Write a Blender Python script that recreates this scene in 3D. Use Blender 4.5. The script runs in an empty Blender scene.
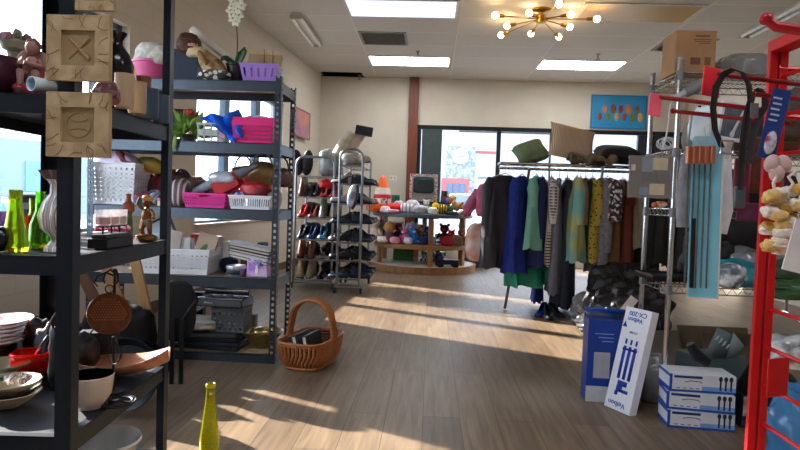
import bpy, math, random
from mathutils import Matrix, Vector, Euler
R = math.radians
PI = math.pi
C = bpy.context.scene.collection
scene = bpy.context.scene
# ---------------------------------------------------------------- camera
YAW, PITCH, ROLL, FPX = R(2.86), R(2.4), R(2.0), 600.0
CM = Matrix.Rotation(YAW, 3, 'Z') @ Matrix.Rotation(PI/2-PITCH, 3, 'X') @ Matrix.Rotation(ROLL, 3, 'Z')
CP = Vector((0, 0, 1.05))
cam = bpy.data.objects.new('camera', bpy.data.cameras.new('camera'))
C.objects.link(cam)
cam.matrix_world = Matrix.Translation(CP) @ CM.to_4x4()
cam.data.lens = 27.0; cam.data.sensor_width = 36.0
cam.data.clip_start = .05; cam.data.clip_end = 300
scene.camera = cam
# ---------------------------------------------------------------- light and exposure
scene.view_settings.view_transform = 'Standard'
scene.view_settings.look = 'None'
scene.view_settings.gamma = 1
scene.view_settings.use_curve_mapping = False
scene.view_settings.exposure = 0.58
SKY, SUN = 3.6, 18.0
w = bpy.data.worlds.new('sky'); scene.world = w; w.use_nodes = True
nt = w.node_tree
bg = nt.nodes['Background']
tc = nt.nodes.new('ShaderNodeTexCoord'); sp = nt.nodes.new('ShaderNodeSeparateXYZ')
rp = nt.nodes.new('ShaderNodeValToRGB')
nt.links.new(tc.outputs['Generated'], sp.inputs[0]); nt.links.new(sp.outputs[2], rp.inputs[0])
nt.links.new(rp.outputs[0], bg.inputs[0]); bg.inputs[1].default_value = SKY
rp.color_ramp.elements[0].color = (.86, .93, 1, 1); rp.color_ramp.elements[1].color = (.45, .65, 1, 1)
sun = bpy.data.objects.new('sun', bpy.data.lights.new('sun', 'SUN')); C.objects.link(sun)
sun.data.energy = SUN; sun.data.angle = R(.9); sun.data.color = (1, .93, .85)
EL = R(25); sd = Vector((.89*math.cos(EL), -.45*math.cos(EL), -math.sin(EL)))
sun.rotation_euler = sd.to_track_quat('-Z', 'Y').to_euler(); sun.location = (-6, 9, 6)
scene.cycles.max_bounces = 7; scene.cycles.diffuse_bounces = 4
scene.cycles.transparent_max_bounces = 12
scene.cycles.use_denoising = True
scene.cycles.sample_clamp_indirect = 6

# ---------------------------------------------------------------- helpers: place
def project(p):
    d = CM.transposed() @ (Vector(p)-CP)
    return 400+FPX*d.x/-d.z, 225-FPX*d.y/-d.z
def at(px, py, Y):
    d = CM @ Vector(((px-400)/FPX, -(py-225)/FPX, -1))
    return CP + d*(Y/d.y)
def atz(px, py, z):
    d = CM @ Vector(((px-400)/FPX, -(py-225)/FPX, -1))
    return CP + d*((z-CP.z)/d.z)
def on(px, Y, z):
    x = (px-430)/600*Y
    for _ in range(4):
        a = project((x, Y, z))[0]; b = project((x+.01, Y, z))[0]
        x += (px-a)/((b-a)/.01)
    return (x, Y, z)
# ---------------------------------------------------------------- helpers: materials
def lin(h):
    if not isinstance(h, str): return tuple(h)+(1,)
    v = [int(h[i:i+2], 16)/255 for i in (1, 3, 5)]
    return tuple((c/12.92 if c <= .04045 else ((c+.055)/1.055)**2.4) for c in v)+(1,)
MC = {}
def m(col, rough=.6, metal=0., var=.12, sc=14., bump=0., tr=0., emit=0., ior=1.45, alpha=1., stretch=None):
    k = (col, rough, metal, var, sc, bump, tr, emit, alpha, stretch)
    if k in MC: return MC[k]
    a = bpy.data.materials.new('finish_'+str(len(MC))); a.use_nodes = True
    t = a.node_tree; b = t.nodes['Principled BSDF']; L = t.links.new
    b.inputs['Roughness'].default_value = rough; b.inputs['Metallic'].default_value = metal
    b.inputs['Transmission Weight'].default_value = tr; b.inputs['IOR'].default_value = ior
    b.inputs['Alpha'].default_value = alpha
    c = lin(col)
    tc = t.nodes.new('ShaderNodeTexCoord'); n = t.nodes.new('ShaderNodeTexNoise')
    n.inputs['Scale'].default_value = sc; n.inputs['Detail'].default_value = 4
    if stretch:
        mp = t.nodes.new('ShaderNodeMapping'); mp.inputs['Scale'].default_value = stretch
        L(tc.outputs['Object'], mp.inputs[0]); L(mp.outputs[0], n.inputs['Vector'])
    else: L(tc.outputs['Object'], n.inputs['Vector'])
    r = t.nodes.new('ShaderNodeValToRGB')
    r.color_ramp.elements[0].position = .3; r.color_ramp.elements[1].position = .7
    r.color_ramp.elements[0].color = tuple(x*(1-var) for x in c[:3])+(1,)
    r.color_ramp.elements[1].color = tuple(min(1, x*(1+var)) for x in c[:3])+(1,)
    L(n.outputs['Fac'], r.inputs[0]); L(r.outputs[0], b.inputs['Base Color'])
    if bump:
        bp = t.nodes.new('ShaderNodeBump'); bp.inputs['Strength'].default_value = bump; bp.inputs['Distance'].default_value = .01
        L(n.outputs['Fac'], bp.inputs['Height']); L(bp.outputs[0], b.inputs['Normal'])
    if emit:
        b.inputs['Emission Color'].default_value = c; b.inputs['Emission Strength'].default_value = emit
    MC[k] = a; return a
def mp(kind, c1, c2, sc=10., rough=.7, c3=None, metal=0, axis=0, thr=.5):
    """two or three coloured pattern"""
    k = (kind, c1, c2, sc, rough, c3, metal, axis, thr)
    if k in MC: return MC[k]
    a = bpy.data.materials.new('pattern_'+str(len(MC))); a.use_nodes = True
    t = a.node_tree; b = t.nodes['Principled BSDF']; L = t.links.new
    b.inputs['Roughness'].default_value = rough; b.inputs['Metallic'].default_value = metal
    tc = t.nodes.new('ShaderNodeTexCoord')
    if kind in ('noise', 'cells', 'dots'):
        n = t.nodes.new('ShaderNodeTexNoise' if kind == 'noise' else 'ShaderNodeTexVoronoi')
        n.inputs['Scale'].default_value = sc; L(tc.outputs['Object'], n.inputs['Vector'])
        if kind == 'cells':
            s = t.nodes.new('ShaderNodeSeparateColor'); L(n.outputs['Color'], s.inputs[0]); src = s.outputs[0]
        else: src = n.outputs['Fac'] if kind == 'noise' else n.outputs['Distance']
    elif kind == 'stripes':
        n = t.nodes.new('ShaderNodeTexWave'); n.bands_direction = 'XYZ'[axis]; n.inputs['Scale'].default_value = sc
        L(tc.outputs['Object'], n.inputs['Vector']); src = n.outputs['Fac']
    elif kind == 'plaid':
        f = []
        for ax in 'YZ':
            n = t.nodes.new('ShaderNodeTexWave'); n.bands_direction = ax; n.inputs['Scale'].default_value = sc
            L(tc.outputs['Object'], n.inputs['Vector']); f.append(n.outputs['Fac'])
        q = t.nodes.new('ShaderNodeMath'); q.operation = 'MULTIPLY'; L(f[0], q.inputs[0]); L(f[1], q.inputs[1]); src = q.outputs[0]
    elif kind == 'split':      # lower part c2, above height thr c1
        s = t.nodes.new('ShaderNodeSeparateXYZ'); L(tc.outputs['Object'], s.inputs[0])
        q = t.nodes.new('ShaderNodeMath'); q.operation = 'GREATER_THAN'; q.inputs[1].default_value = thr
        L(s.outputs[2], q.inputs[0]); src = q.outputs[0]; thr = .5
    r = t.nodes.new('ShaderNodeValToRGB'); r.color_ramp.interpolation = 'CONSTANT' if kind != 'noise' else 'LINEAR'
    e = r.color_ramp.elements
    e[0].color = lin(c1); e[0].position = 0 if kind != 'noise' else .4
    e[1].color = lin(c2); e[1].position = thr if kind != 'noise' else .6
    if kind == 'split': e[0].color, e[1].color = lin(c2), lin(c1)
    if c3:
        x = e.new(.75); x.color = lin(c3)
    L(src, r.inputs[0]); L(r.outputs[0], b.inputs['Base Color'])
    MC[k] = a; return a
def glass(col='#ffffff', rough=.03, tr=.95, alpha=.45):
    return m(col, rough, 0, .02, 3, 0, 0, 0, 1.45, alpha)
def tinted(col):
    return m(col, .05, 0, .05, 3, 0, .92)
# ---------------------------------------------------------------- helpers: meshes
class MB:
    def __init__(s): s.v = []; s.f = []
    def add(s, v, f):
        o = len(s.v); s.v += [tuple(p) for p in v]; s.f += [tuple(i+o for i in q) for q in f]; return s
    def xf(s, M):
        s.v = [tuple(M @ Vector(p)) for p in s.v]; return s
    def rot(s, ax, deg, c=(0, 0, 0)):
        c = Vector(c); return s.xf(Matrix.Translation(c) @ Matrix.Rotation(R(deg), 4, ax) @ Matrix.Translation(-c))
    def box(s, c, d, r=None, tx=1, ty=1):
        """centre, size; tx, ty scale the top"""
        x, y, z = (q/2 for q in d)
        v = [Vector((a*x*(tx if k > 0 else 1), b*y*(ty if k > 0 else 1), k*z)) for k in (-1, 1) for b in (-1, 1) for a in (-1, 1)]
        if r: E = Euler([R(q) for q in r]).to_matrix(); v = [E @ q for q in v]
        v = [q+Vector(c) for q in v]
        return s.add(v, [(0, 2, 3, 1), (4, 5, 7, 6), (0, 1, 5, 4), (2, 6, 7, 3), (0, 4, 6, 2), (1, 3, 7, 5)])
    def tube(s, pts, r, n=6, closed=False, caps=True):
        pts = [Vector(p) for p in pts]; N = len(pts); rs = r if isinstance(r, (list, tuple)) else [r]*N
        vs = []; up = None
        for i, p in enumerate(pts):
            a = pts[(i-1) % N] if (closed or i) else p; b = pts[(i+1) % N] if (closed or i < N-1) else p
            d = (b-a).normalized() if (b-a).length > 1e-9 else Vector((0, 0, 1))
            if up is None: up = Vector((0, 0, 1)) if abs(d.z) < .9 else Vector((1, 0, 0))
            x = (up-d*up.dot(d))
            x = x.normalized() if x.length > 1e-6 else d.orthogonal().normalized()
            y = d.cross(x); up = x
            vs += [p+(x*math.cos(2*PI*j/n)+y*math.sin(2*PI*j/n))*rs[i] for j in range(n)]
        f = []
        for i in range(N if closed else N-1):
            for j in range(n):
                a = i*n+j; b = i*n+(j+1) % n; c = ((i+1) % N)*n+(j+1) % n; d = ((i+1) % N)*n+j
                f.append((a, b, c, d))
        if caps and not closed: f += [tuple(range(n))[::-1], tuple((N-1)*n+j for j in range(n))]
        return s.add(vs, f)
    def lathe(s, prof, c=(0, 0, 0), n=24, sx=1, sy=1, wave=0, wn=8):
        vs = []; c = Vector(c)
        for r, z in prof:
            for j in range(n):
                t = 2*PI*j/n; q = r*(1+wave*math.cos(wn*t))
                vs.append(c+Vector((q*math.cos(t)*sx, q*math.sin(t)*sy, z)))
        f = [(i*n+j, i*n+(j+1) % n, (i+1)*n+(j+1) % n, (i+1)*n+j) for i in range(len(prof)-1) for j in range(n)]
        if prof[0][0] > 1e-5 and abs(prof[0][0]-prof[-1][0]) < 1e-6:
            k = (len(prof)-1)*n; return s.add(vs, f+[(k+j, k+(j+1) % n, (j+1) % n, j) for j in range(n)])
        if prof[0][0] > 1e-5: f.append(tuple(range(n))[::-1])
        if prof[-1][0] > 1e-5: f.append(tuple((len(prof)-1)*n+j for j in range(n)))
        return s.add(vs, f)
    def ell(s, c, r, rot=None, nz=0, seed=0, nu=14, nv=9, pw=1):
        rnd = random.Random(seed); E = Euler([R(q) for q in rot]).to_matrix() if rot else None
        ph = [(rnd.uniform(1, 4), rnd.uniform(1, 4), rnd.uniform(0, 6)) for _ in range(5)]
        vs = []
        sg = lambda x: math.copysign(abs(x)**pw, x)
        for i in range(nv+1):
            a = PI*i/nv
            for j in range(nu):
                t = 2*PI*j/nu
                q = Vector((sg(math.sin(a))*sg(math.cos(t)), sg(math.sin(a))*sg(math.sin(t)), -sg(math.cos(a))))
                if nz: q *= 1+nz*sum(math.sin(u*q.x*2+w_*q.z*3+p+q.y*u) for u, w_, p in ph)/3
                q = Vector((q.x*r[0], q.y*r[1], q.z*r[2]))
                if E: q = E @ q
                vs.append(q+Vector(c))
        f = [(i*nu+j, i*nu+(j+1) % nu, (i+1)*nu+(j+1) % nu, (i+1)*nu+j) for i in range(nv) for j in range(nu)]
        return s.add(vs, f)
    def crumple(s, c, r, seed=0, amp=.28, nu=22, nv=14, pw=.8):
        """soft heap or bag with creases, flat underneath"""
        rnd = random.Random(seed)
        ks = [(Vector((rnd.gauss(0, 1), rnd.gauss(0, 1), rnd.gauss(0, 1)))*k, rnd.uniform(0, 6), 1/k) for k in (1.5, 2, 3, 4.5, 6, 8)]
        o = len(s.v); s.ell((0, 0, 0), (1, 1, 1), nu=nu, nv=nv, pw=pw)
        for i in range(o, len(s.v)):
            q = Vector(s.v[i]); d = sum(abs(math.sin(k.dot(q)+p))*a for k, p, a in ks)-1.1
            q *= 1+amp*d; q.z = max(q.z, -.92)
            s.v[i] = (c[0]+q.x*r[0], c[1]+q.y*r[1], c[2]+q.z*r[2])
        return s
    def prism(s, out, h, z0=0):
        """outline in XY pushed up by h"""
        n = len(out)
        return s.add([(x, y, z0) for x, y in out]+[(x, y, z0+h) for x, y in out],
                     [tuple(range(n))[::-1], tuple(range(n, 2*n))]+[(i, (i+1) % n, n+(i+1) % n, n+i) for i in range(n)])
    def grid(s, nu, nv, fn, closed=False):
        vs = [fn(i/(nu-(0 if closed else 1)), j/(nv-1)) for j in range(nv) for i in range(nu)]
        f = [(j*nu+i, j*nu+(i+1) % nu, (j+1)*nu+(i+1) % nu, (j+1)*nu+i) for j in range(nv-1) for i in range(nu if closed else nu-1)]
        return s.add(vs, f)
def raw(name, mb, mat, parent=None, bev=0, solid=0, sub=0, ang=40, smooth=True):
    me = bpy.data.meshes.new(name); me.from_pydata(mb.v, [], mb.f); me.update()
    o = bpy.data.objects.new(name, me); C.objects.link(o)
    for x in (mat if isinstance(mat, (list, tuple)) else [mat]): me.materials.append(x)
    if smooth:
        me.polygons.foreach_set('use_smooth', [True]*len(me.polygons)); me.set_sharp_from_angle(angle=R(ang))
    if solid:
        q = o.modifiers.new('s', 'SOLIDIFY'); q.thickness = solid; q.offset = 0
    if bev:
        q = o.modifiers.new('b', 'BEVEL'); q.width = bev; q.segments = 2; q.limit_method = 'ANGLE'
    if sub:
        q = o.modifiers.new('d', 'SUBSURF'); q.levels = q.render_levels = sub
    if parent is not None: o.parent = parent
    return o
def tag(o, label, cat=None, group=None, kind=None):
    if label: o['label'] = label
    if cat: o['category'] = cat
    if group: o['group'] = group
    if kind: o['kind'] = kind
    return o
def T(name, label, cat, loc=(0, 0, 0), rz=0, group=None, rx=0, ry=0):
    o = bpy.data.objects.new(name, None); C.objects.link(o); o.empty_display_size = .05
    o.location = loc; o.rotation_euler = (R(rx), R(ry), R(rz))
    return tag(o, label, cat, group)
def Pt(name, mb, mat, parent, label=None, **k):
    o = raw(name, mb, mat, parent, **k); tag(o, label); return o
def S(name, mb, mat, label, cat, loc=(0, 0, 0), rz=0, group=None, rx=0, ry=0, kind=None, **k):
    o = raw(name, mb, mat, **k); o.location = loc; o.rotation_euler = (R(rx), R(ry), R(rz))
    return tag(o, label, cat, group, kind)
def ST(name, mb, mat, **k):
    o = raw(name, mb, mat, **k); o['kind'] = 'structure'; return o
def text(name, body, size, mat, parent, loc, rot, sx=1):
    c = bpy.data.curves.new(name, 'FONT'); c.body = body; c.size = size; c.extrude = .0004
    c.align_x = 'CENTER'; c.align_y = 'CENTER'; c.space_character = 1.0; c.offset = size*.012
    tmp = bpy.data.objects.new(name, c); C.objects.link(tmp); bpy.context.view_layer.update()
    me = bpy.data.meshes.new_from_object(tmp.evaluated_get(bpy.context.evaluated_depsgraph_get()))
    bpy.data.objects.remove(tmp); me.materials.clear(); me.materials.append(mat)
    o = bpy.data.objects.new(name, me); C.objects.link(o)
    o.parent = parent; o.location = loc; o.rotation_euler = [R(q) for q in rot]; o.scale = (sx, 1, 1); return o
def copy_tree(o, parent=None):
    c = o.copy(); C.objects.link(c)
    if parent is not None: c.parent = parent
    for ch in [q for q in KIDS(o)]: copy_tree(ch, c)
    return c
def KIDS(o): return [q for q in C.objects if q.parent == o]
def arc(c, r, a0, a1, n, ax='XZ', ry=None):
    out = []
    for i in range(n):
        t = R(a0+(a1-a0)*i/(n-1)); u, v = r*math.cos(t), (ry or r)*math.sin(t)
        out.append((c[0]+u, c[1], c[2]+v) if ax == 'XZ' else (c[0], c[1]+u, c[2]+v) if ax == 'YZ' else (c[0]+u, c[1]+v, c[2]))
    return out
# common finishes
BLUEGREY = m('#3d4f5e', .38, .55, .1, 30)
BLACKMET = m('#1b2026', .45, .3)
CHROME = m('#c9cdd0', .18, 1, .05)
PLASTW = m('#e6eaf0', .35, 0, .03)
BLACK = m('#0d0f14', .5)
REDMET = m('#c4161c', .32, .1, .06)
# ================================================================ THE SETTING
XL, XR, YF, YB, ZC = -1.95, 4.2, 10.25, -2.6, 3.12
def wood_floor():
    a = bpy.data.materials.new('plank_floor'); a.use_nodes = True; t = a.node_tree; L = t.links.new; b = t.nodes['Principled BSDF']
    tc = t.nodes.new('ShaderNodeTexCoord'); mpn = t.nodes.new('ShaderNodeMapping'); mpn.inputs['Rotation'].default_value = (0, 0, PI/2)
    L(tc.outputs['Object'], mpn.inputs[0])
    br = t.nodes.new('ShaderNodeTexBrick'); br.inputs['Scale'].default_value = 1; br.inputs['Brick Width'].default_value = 1.22
    br.inputs['Row Height'].default_value = .18; br.inputs['Mortar Size'].default_value = .0018; br.offset = .37
    br.inputs['Color1'].default_value = lin('#74624f'); br.inputs['Color2'].default_value = lin('#89765f'); br.inputs['Mortar'].default_value = lin('#4b4038')
    L(mpn.outputs[0], br.inputs['Vector'])
    m2 = t.nodes.new('ShaderNodeMapping'); m2.inputs['Scale'].default_value = (14, 1.1, 1); L(tc.outputs['Object'], m2.inputs[0])
    n = t.nodes.new('ShaderNodeTexNoise'); n.inputs['Scale'].default_value = 2.2; n.inputs['Detail'].default_value = 8; n.inputs['Distortion'].default_value = .6
    L(m2.outputs[0], n.inputs['Vector'])
    r = t.nodes.new('ShaderNodeValToRGB'); r.color_ramp.elements[0].position = .3; r.color_ramp.elements[1].position = .72
    r.color_ramp.elements[0].color = (.58, .56, .55, 1); r.color_ramp.elements[1].color = (1.15, 1.13, 1.1, 1)
    L(n.outputs['Fac'], r.inputs[0])
    mx = t.nodes.new('ShaderNodeMix'); mx.data_type = 'RGBA'; mx.blend_type = 'MULTIPLY'; mx.inputs[0].default_value = 1
    L(br.outputs['Color'], mx.inputs[6]); L(r.outputs[0], mx.inputs[7]); L(mx.outputs[2], b.inputs['Base Color'])
    b.inputs['Roughness'].default_value = .42
    bp = t.nodes.new('ShaderNodeBump'); bp.inputs['Strength'].default_value = .12; bp.inputs['Distance'].default_value = .003
    L(n.outputs['Fac'], bp.inputs['Height']); L(bp.outputs[0], b.inputs['Normal']); return a
def block_wall():
    a = bpy.data.materials.new('painted_block'); a.use_nodes = True; t = a.node_tree; L = t.links.new; b = t.nodes['Principled BSDF']
    tc = t.nodes.new('ShaderNodeTexCoord'); s = t.nodes.new('ShaderNodeSeparateXYZ'); c = t.nodes.new('ShaderNodeCombineXYZ'); q = t.nodes.new('ShaderNodeMath'); q.operation = 'ADD'
    L(tc.outputs['Object'], s.inputs[0]); L(s.outputs[0], q.inputs[0]); L(s.outputs[1], q.inputs[1]); L(q.outputs[0], c.inputs[0]); L(s.outputs[2], c.inputs[1])
    br = t.nodes.new('ShaderNodeTexBrick'); br.inputs['Scale'].default_value = 1; br.inputs['Brick Width'].default_value = .4; br.inputs['Row Height'].default_value = .2
    br.inputs['Mortar Size'].default_value = .005; br.inputs['Color1'].default_value = lin('#c6beaf'); br.inputs['Color2'].default_value = lin('#c8c0b1'); br.inputs['Mortar'].default_value = lin('#c0b5a5')
    L(c.outputs[0], br.inputs['Vector']); L(br.outputs['Color'], b.inputs['Base Color']); b.inputs['Roughness'].default_value = .75
    bp = t.nodes.new('ShaderNodeBump'); bp.inputs['Strength'].default_value = .15; bp.inputs['Distance'].default_value = .004; bp.invert = True
    L(br.outputs['Fac'], bp.inputs['Height']); L(bp.outputs[0], b.inputs['Normal']); return a
def tile_ceiling():
    a = bpy.data.materials.new('ceiling_tiles'); a.use_nodes = True; t = a.node_tree; L = t.links.new; b = t.nodes['Principled BSDF']
    tc = t.nodes.new('ShaderNodeTexCoord'); mpn = t.nodes.new('ShaderNodeMapping'); mpn.inputs['Location'].default_value = (1.0, -6.27+6.10, 0)
    L(tc.outputs['Object'], mpn.inputs[0])
    br = t.nodes.new('ShaderNodeTexBrick'); br.offset = 0; br.inputs['Scale'].default_value = 1; br.inputs['Brick Width'].default_value = 1.25; br.inputs['Row Height'].default_value = .61
    br.inputs['Mortar Size'].default_value = .009; br.inputs['Color1'].default_value = lin('#cfcac1'); br.inputs['Color2'].default_value = lin('#d6d1c8'); br.inputs['Mortar'].default_value = lin('#e4e0d8')
    L(mpn.outputs[0], br.inputs['Vector'])
    n = t.nodes.new('ShaderNodeTexNoise'); n.inputs['Scale'].default_value = 60; L(tc.outputs['Object'], n.inputs['Vector'])
    mx = t.nodes.new('ShaderNodeMix'); mx.data_type = 'RGBA'; mx.blend_type = 'MULTIPLY'; mx.inputs[0].default_value = .25
    L(br.outputs['Color'], mx.inputs[6]); L(n.outputs['Color'], mx.inputs[7]); L(mx.outputs[2], b.inputs['Base Color']); b.inputs['Roughness'].default_value = .9
    bp = t.nodes.new('ShaderNodeBump'); bp.inputs['Strength'].default_value = .5; bp.inputs['Distance'].default_value = .01
    L(br.outputs['Fac'], bp.inputs['Height']); L(bp.outputs[0], b.inputs['Normal']); return a
def slab(a, b): return MB().box([(p+q)/2 for p, q in zip(a, b)], [abs(q-p) for p, q in zip(a, b)])
def slabs(l):
    o = MB()
    for a, b in l: o.box([(p+q)/2 for p, q in zip(a, b)], [abs(q-p) for p, q in zip(a, b)])
    return o
WALL = block_wall()
ST('floor', slab((-3.3, YB, -.1), (XR+.2, YF+.15, 0)), wood_floor(), smooth=False)
CT = tile_ceiling()
HX0, HX1, HY0 = -1.93, -1.22, 9.93
ST('ceiling', slabs([((-3.3, YB, ZC), (XR+.2, HY0, ZC+.04)), ((HX1, HY0, ZC), (XR+.2, YF+.2, ZC+.04)), ((-3.3, HY0, ZC), (HX0, YF+.2, ZC+.04))]), CT, smooth=False)
ST('trim_1', slabs([((HX0-.02, HY0-.02, ZC+.5), (HX1+.02, YF+.1, ZC+.54)), ((HX0-.04, HY0-.04, ZC+.041), (HX0, YF+.1, ZC+.5)), ((HX1, HY0-.04, ZC+.041), (HX1+.04, YF+.1, ZC+.5)), ((HX0, HY0-.06, ZC+.041), (HX1, HY0-.02, ZC+.5)), ((HX0-.04, YF+.1, ZC-.02), (HX1+.04, YF+.14, ZC+.5)), ((HX0-.04, YF-.001, ZC-.01), (HX1+.04, YF+.1, ZC+.004))]), m('#17130f', .9))  # near-black box added above the missing tile, closed against sky light
# left wall, a little out of square with the far one, with two window openings
W1, W2, ZS, ZH = (0.2, 4.62), (5.76, 8.35), .72, 2.33
def LW(mb): return mb.xf(Matrix.Translation((XL, YF, 0)) @ Matrix.Rotation(-.0797, 4, 'Z') @ Matrix.Translation((0, -YF, 0)))
ST('wall_left', LW(slabs([((-.2, YB, 0), (0, W1[0], ZC)), ((-.2, W1[1], 0), (0, W2[0], ZC)), ((-.2, W2[1], 0), (0, YF+.15, ZC)),
   ((-.2, W1[0], 0), (0, W1[1], ZS)), ((-.2, W2[0], 0), (0, W2[1], ZS)), ((-.2, W1[0], ZH), (0, W1[1], ZC)), ((-.2, W2[0], ZH), (0, W2[1], ZC))])), WALL, smooth=False)
FX0, FX1, FS, FH = -.27, 3.62, .22, 2.33
ST('wall_far', slabs([((XL-.3, YF, 0), (FX0, YF+.15, ZC)), ((FX0, YF, FH), (XR+.2, YF+.15, ZC)), ((FX0, YF, 0), (XR+.2, YF+.15, FS))]), m('#c6beaf', .75, 0, .05, 3), smooth=False)
ST('wall_right', slab((XR, YB, 0), (XR+.2, YF, ZC)), m('#cbc2b4', .75, 0, .05, 3), smooth=False)
ST('wall_back', slab((-3.3, YB-.2, 0), (XR+.2, YB, ZC)), m('#bdb3a5', .75, 0, .05, 3), smooth=False)
ST('trim_2', slab((-.43, YF-.09, 0), (-.27, YF, ZC)), m('#6b3322', .5, 0, .25, 6, stretch=(8, 8, .6)), bev=.004)
ST('trim_3', slabs([((-.27, YF-.03, FH-.07), (XR, YF+.02, FH))]), m('#16181c', .4, .4))
ST('baseboard_left', LW(slab((0, YB, 0), (.012, YF, .1))), m('#5c5148', .6))
PANE = m('#e9f4ff', .02, 0, .02, 3, 0, 0, 0, 1.1, .06)
FR = m('#2a3038', .4, .4)
def win_left(k, y0, y1, muls):
    f = MB()
    for z in (ZS+.02, ZH-.02): f.box((-.1, (y0+y1)/2, z), (.06, y1-y0, .045))
    for y, wd in [(y0+.025, .05), (y1-.025, .05)]+muls: f.box((-.1, y, (ZS+ZH)/2), (.07, wd, ZH-ZS))
    o = ST('window_%d' % k, LW(f), m('#4a6478', .4, .3))
    Pt('pane', LW(slab((-.104, y0, ZS), (-.096, y1, ZH))), PANE, o)
    ST('trim_%d' % (k+3), LW(slab((-.2, y0, ZS), (.03, y1, ZS+.02))), m('#cfc8bd', .6), bev=.004)
win_left(1, W1[0], W1[1], [(2.4, .05), (3.89, .03), (4.06, .14)])
win_left(2, W2[0], W2[1], [(6.62, .13), (7.55, .16)])
f = MB()
for z in (FS+.03, ): f.box(((FX0+FX1)/2, YF+.06, z), (FX1-FX0, .07, .06))
for x, wd in ((FX0+.03, .07), (1.11, .07), (1.98, .025), (FX1-.1, .2)): f.box((x, YF+.06, (FS+FH)/2), (wd, .08, FH-FS))
o = ST('window_3', f, FR)
Pt('pane', slab((FX0, YF+.055, FS), (FX1, YF+.062, FH)), PANE, o)
o = ST('door_1', slabs([((FX1, YF+.02, FS), (FX1+.08, YF+.1, FH)), ((XR-.02, YF+.02, FS), (XR+.1, YF+.1, FH)), ((FX1, YF+.02, FS), (XR, YF+.1, .3)), ((FX1, YF+.02, 1), (XR, YF+.1, 1.08))]), m('#1b1c1e', .4, .3))
Pt('door_panel', slab((FX1+.08, YF+.06, .3), (XR, YF+.08, FH)), m('#2b2a29', .3), o)
Pt('handle', MB().tube([(FX1+.1, YF, .95), (FX1+.1, YF-.03, 1), (FX1+.1, YF-.03, 1.25), (FX1+.1, YF, 1.3)], .012), CHROME, o)
# tinted roller film hung in the window beside the wooden column
S('window_shade', MB().box((0, 0, 0), (.34, .012, 1.5)).tube([(-.17, 0, .76), (.17, 0, .76)], .02), m('#3a4547', .45), 'dark grey roller shade drawn beside the wooden column', 'shade', (-.02, YF-.015, 1.49))
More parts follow.
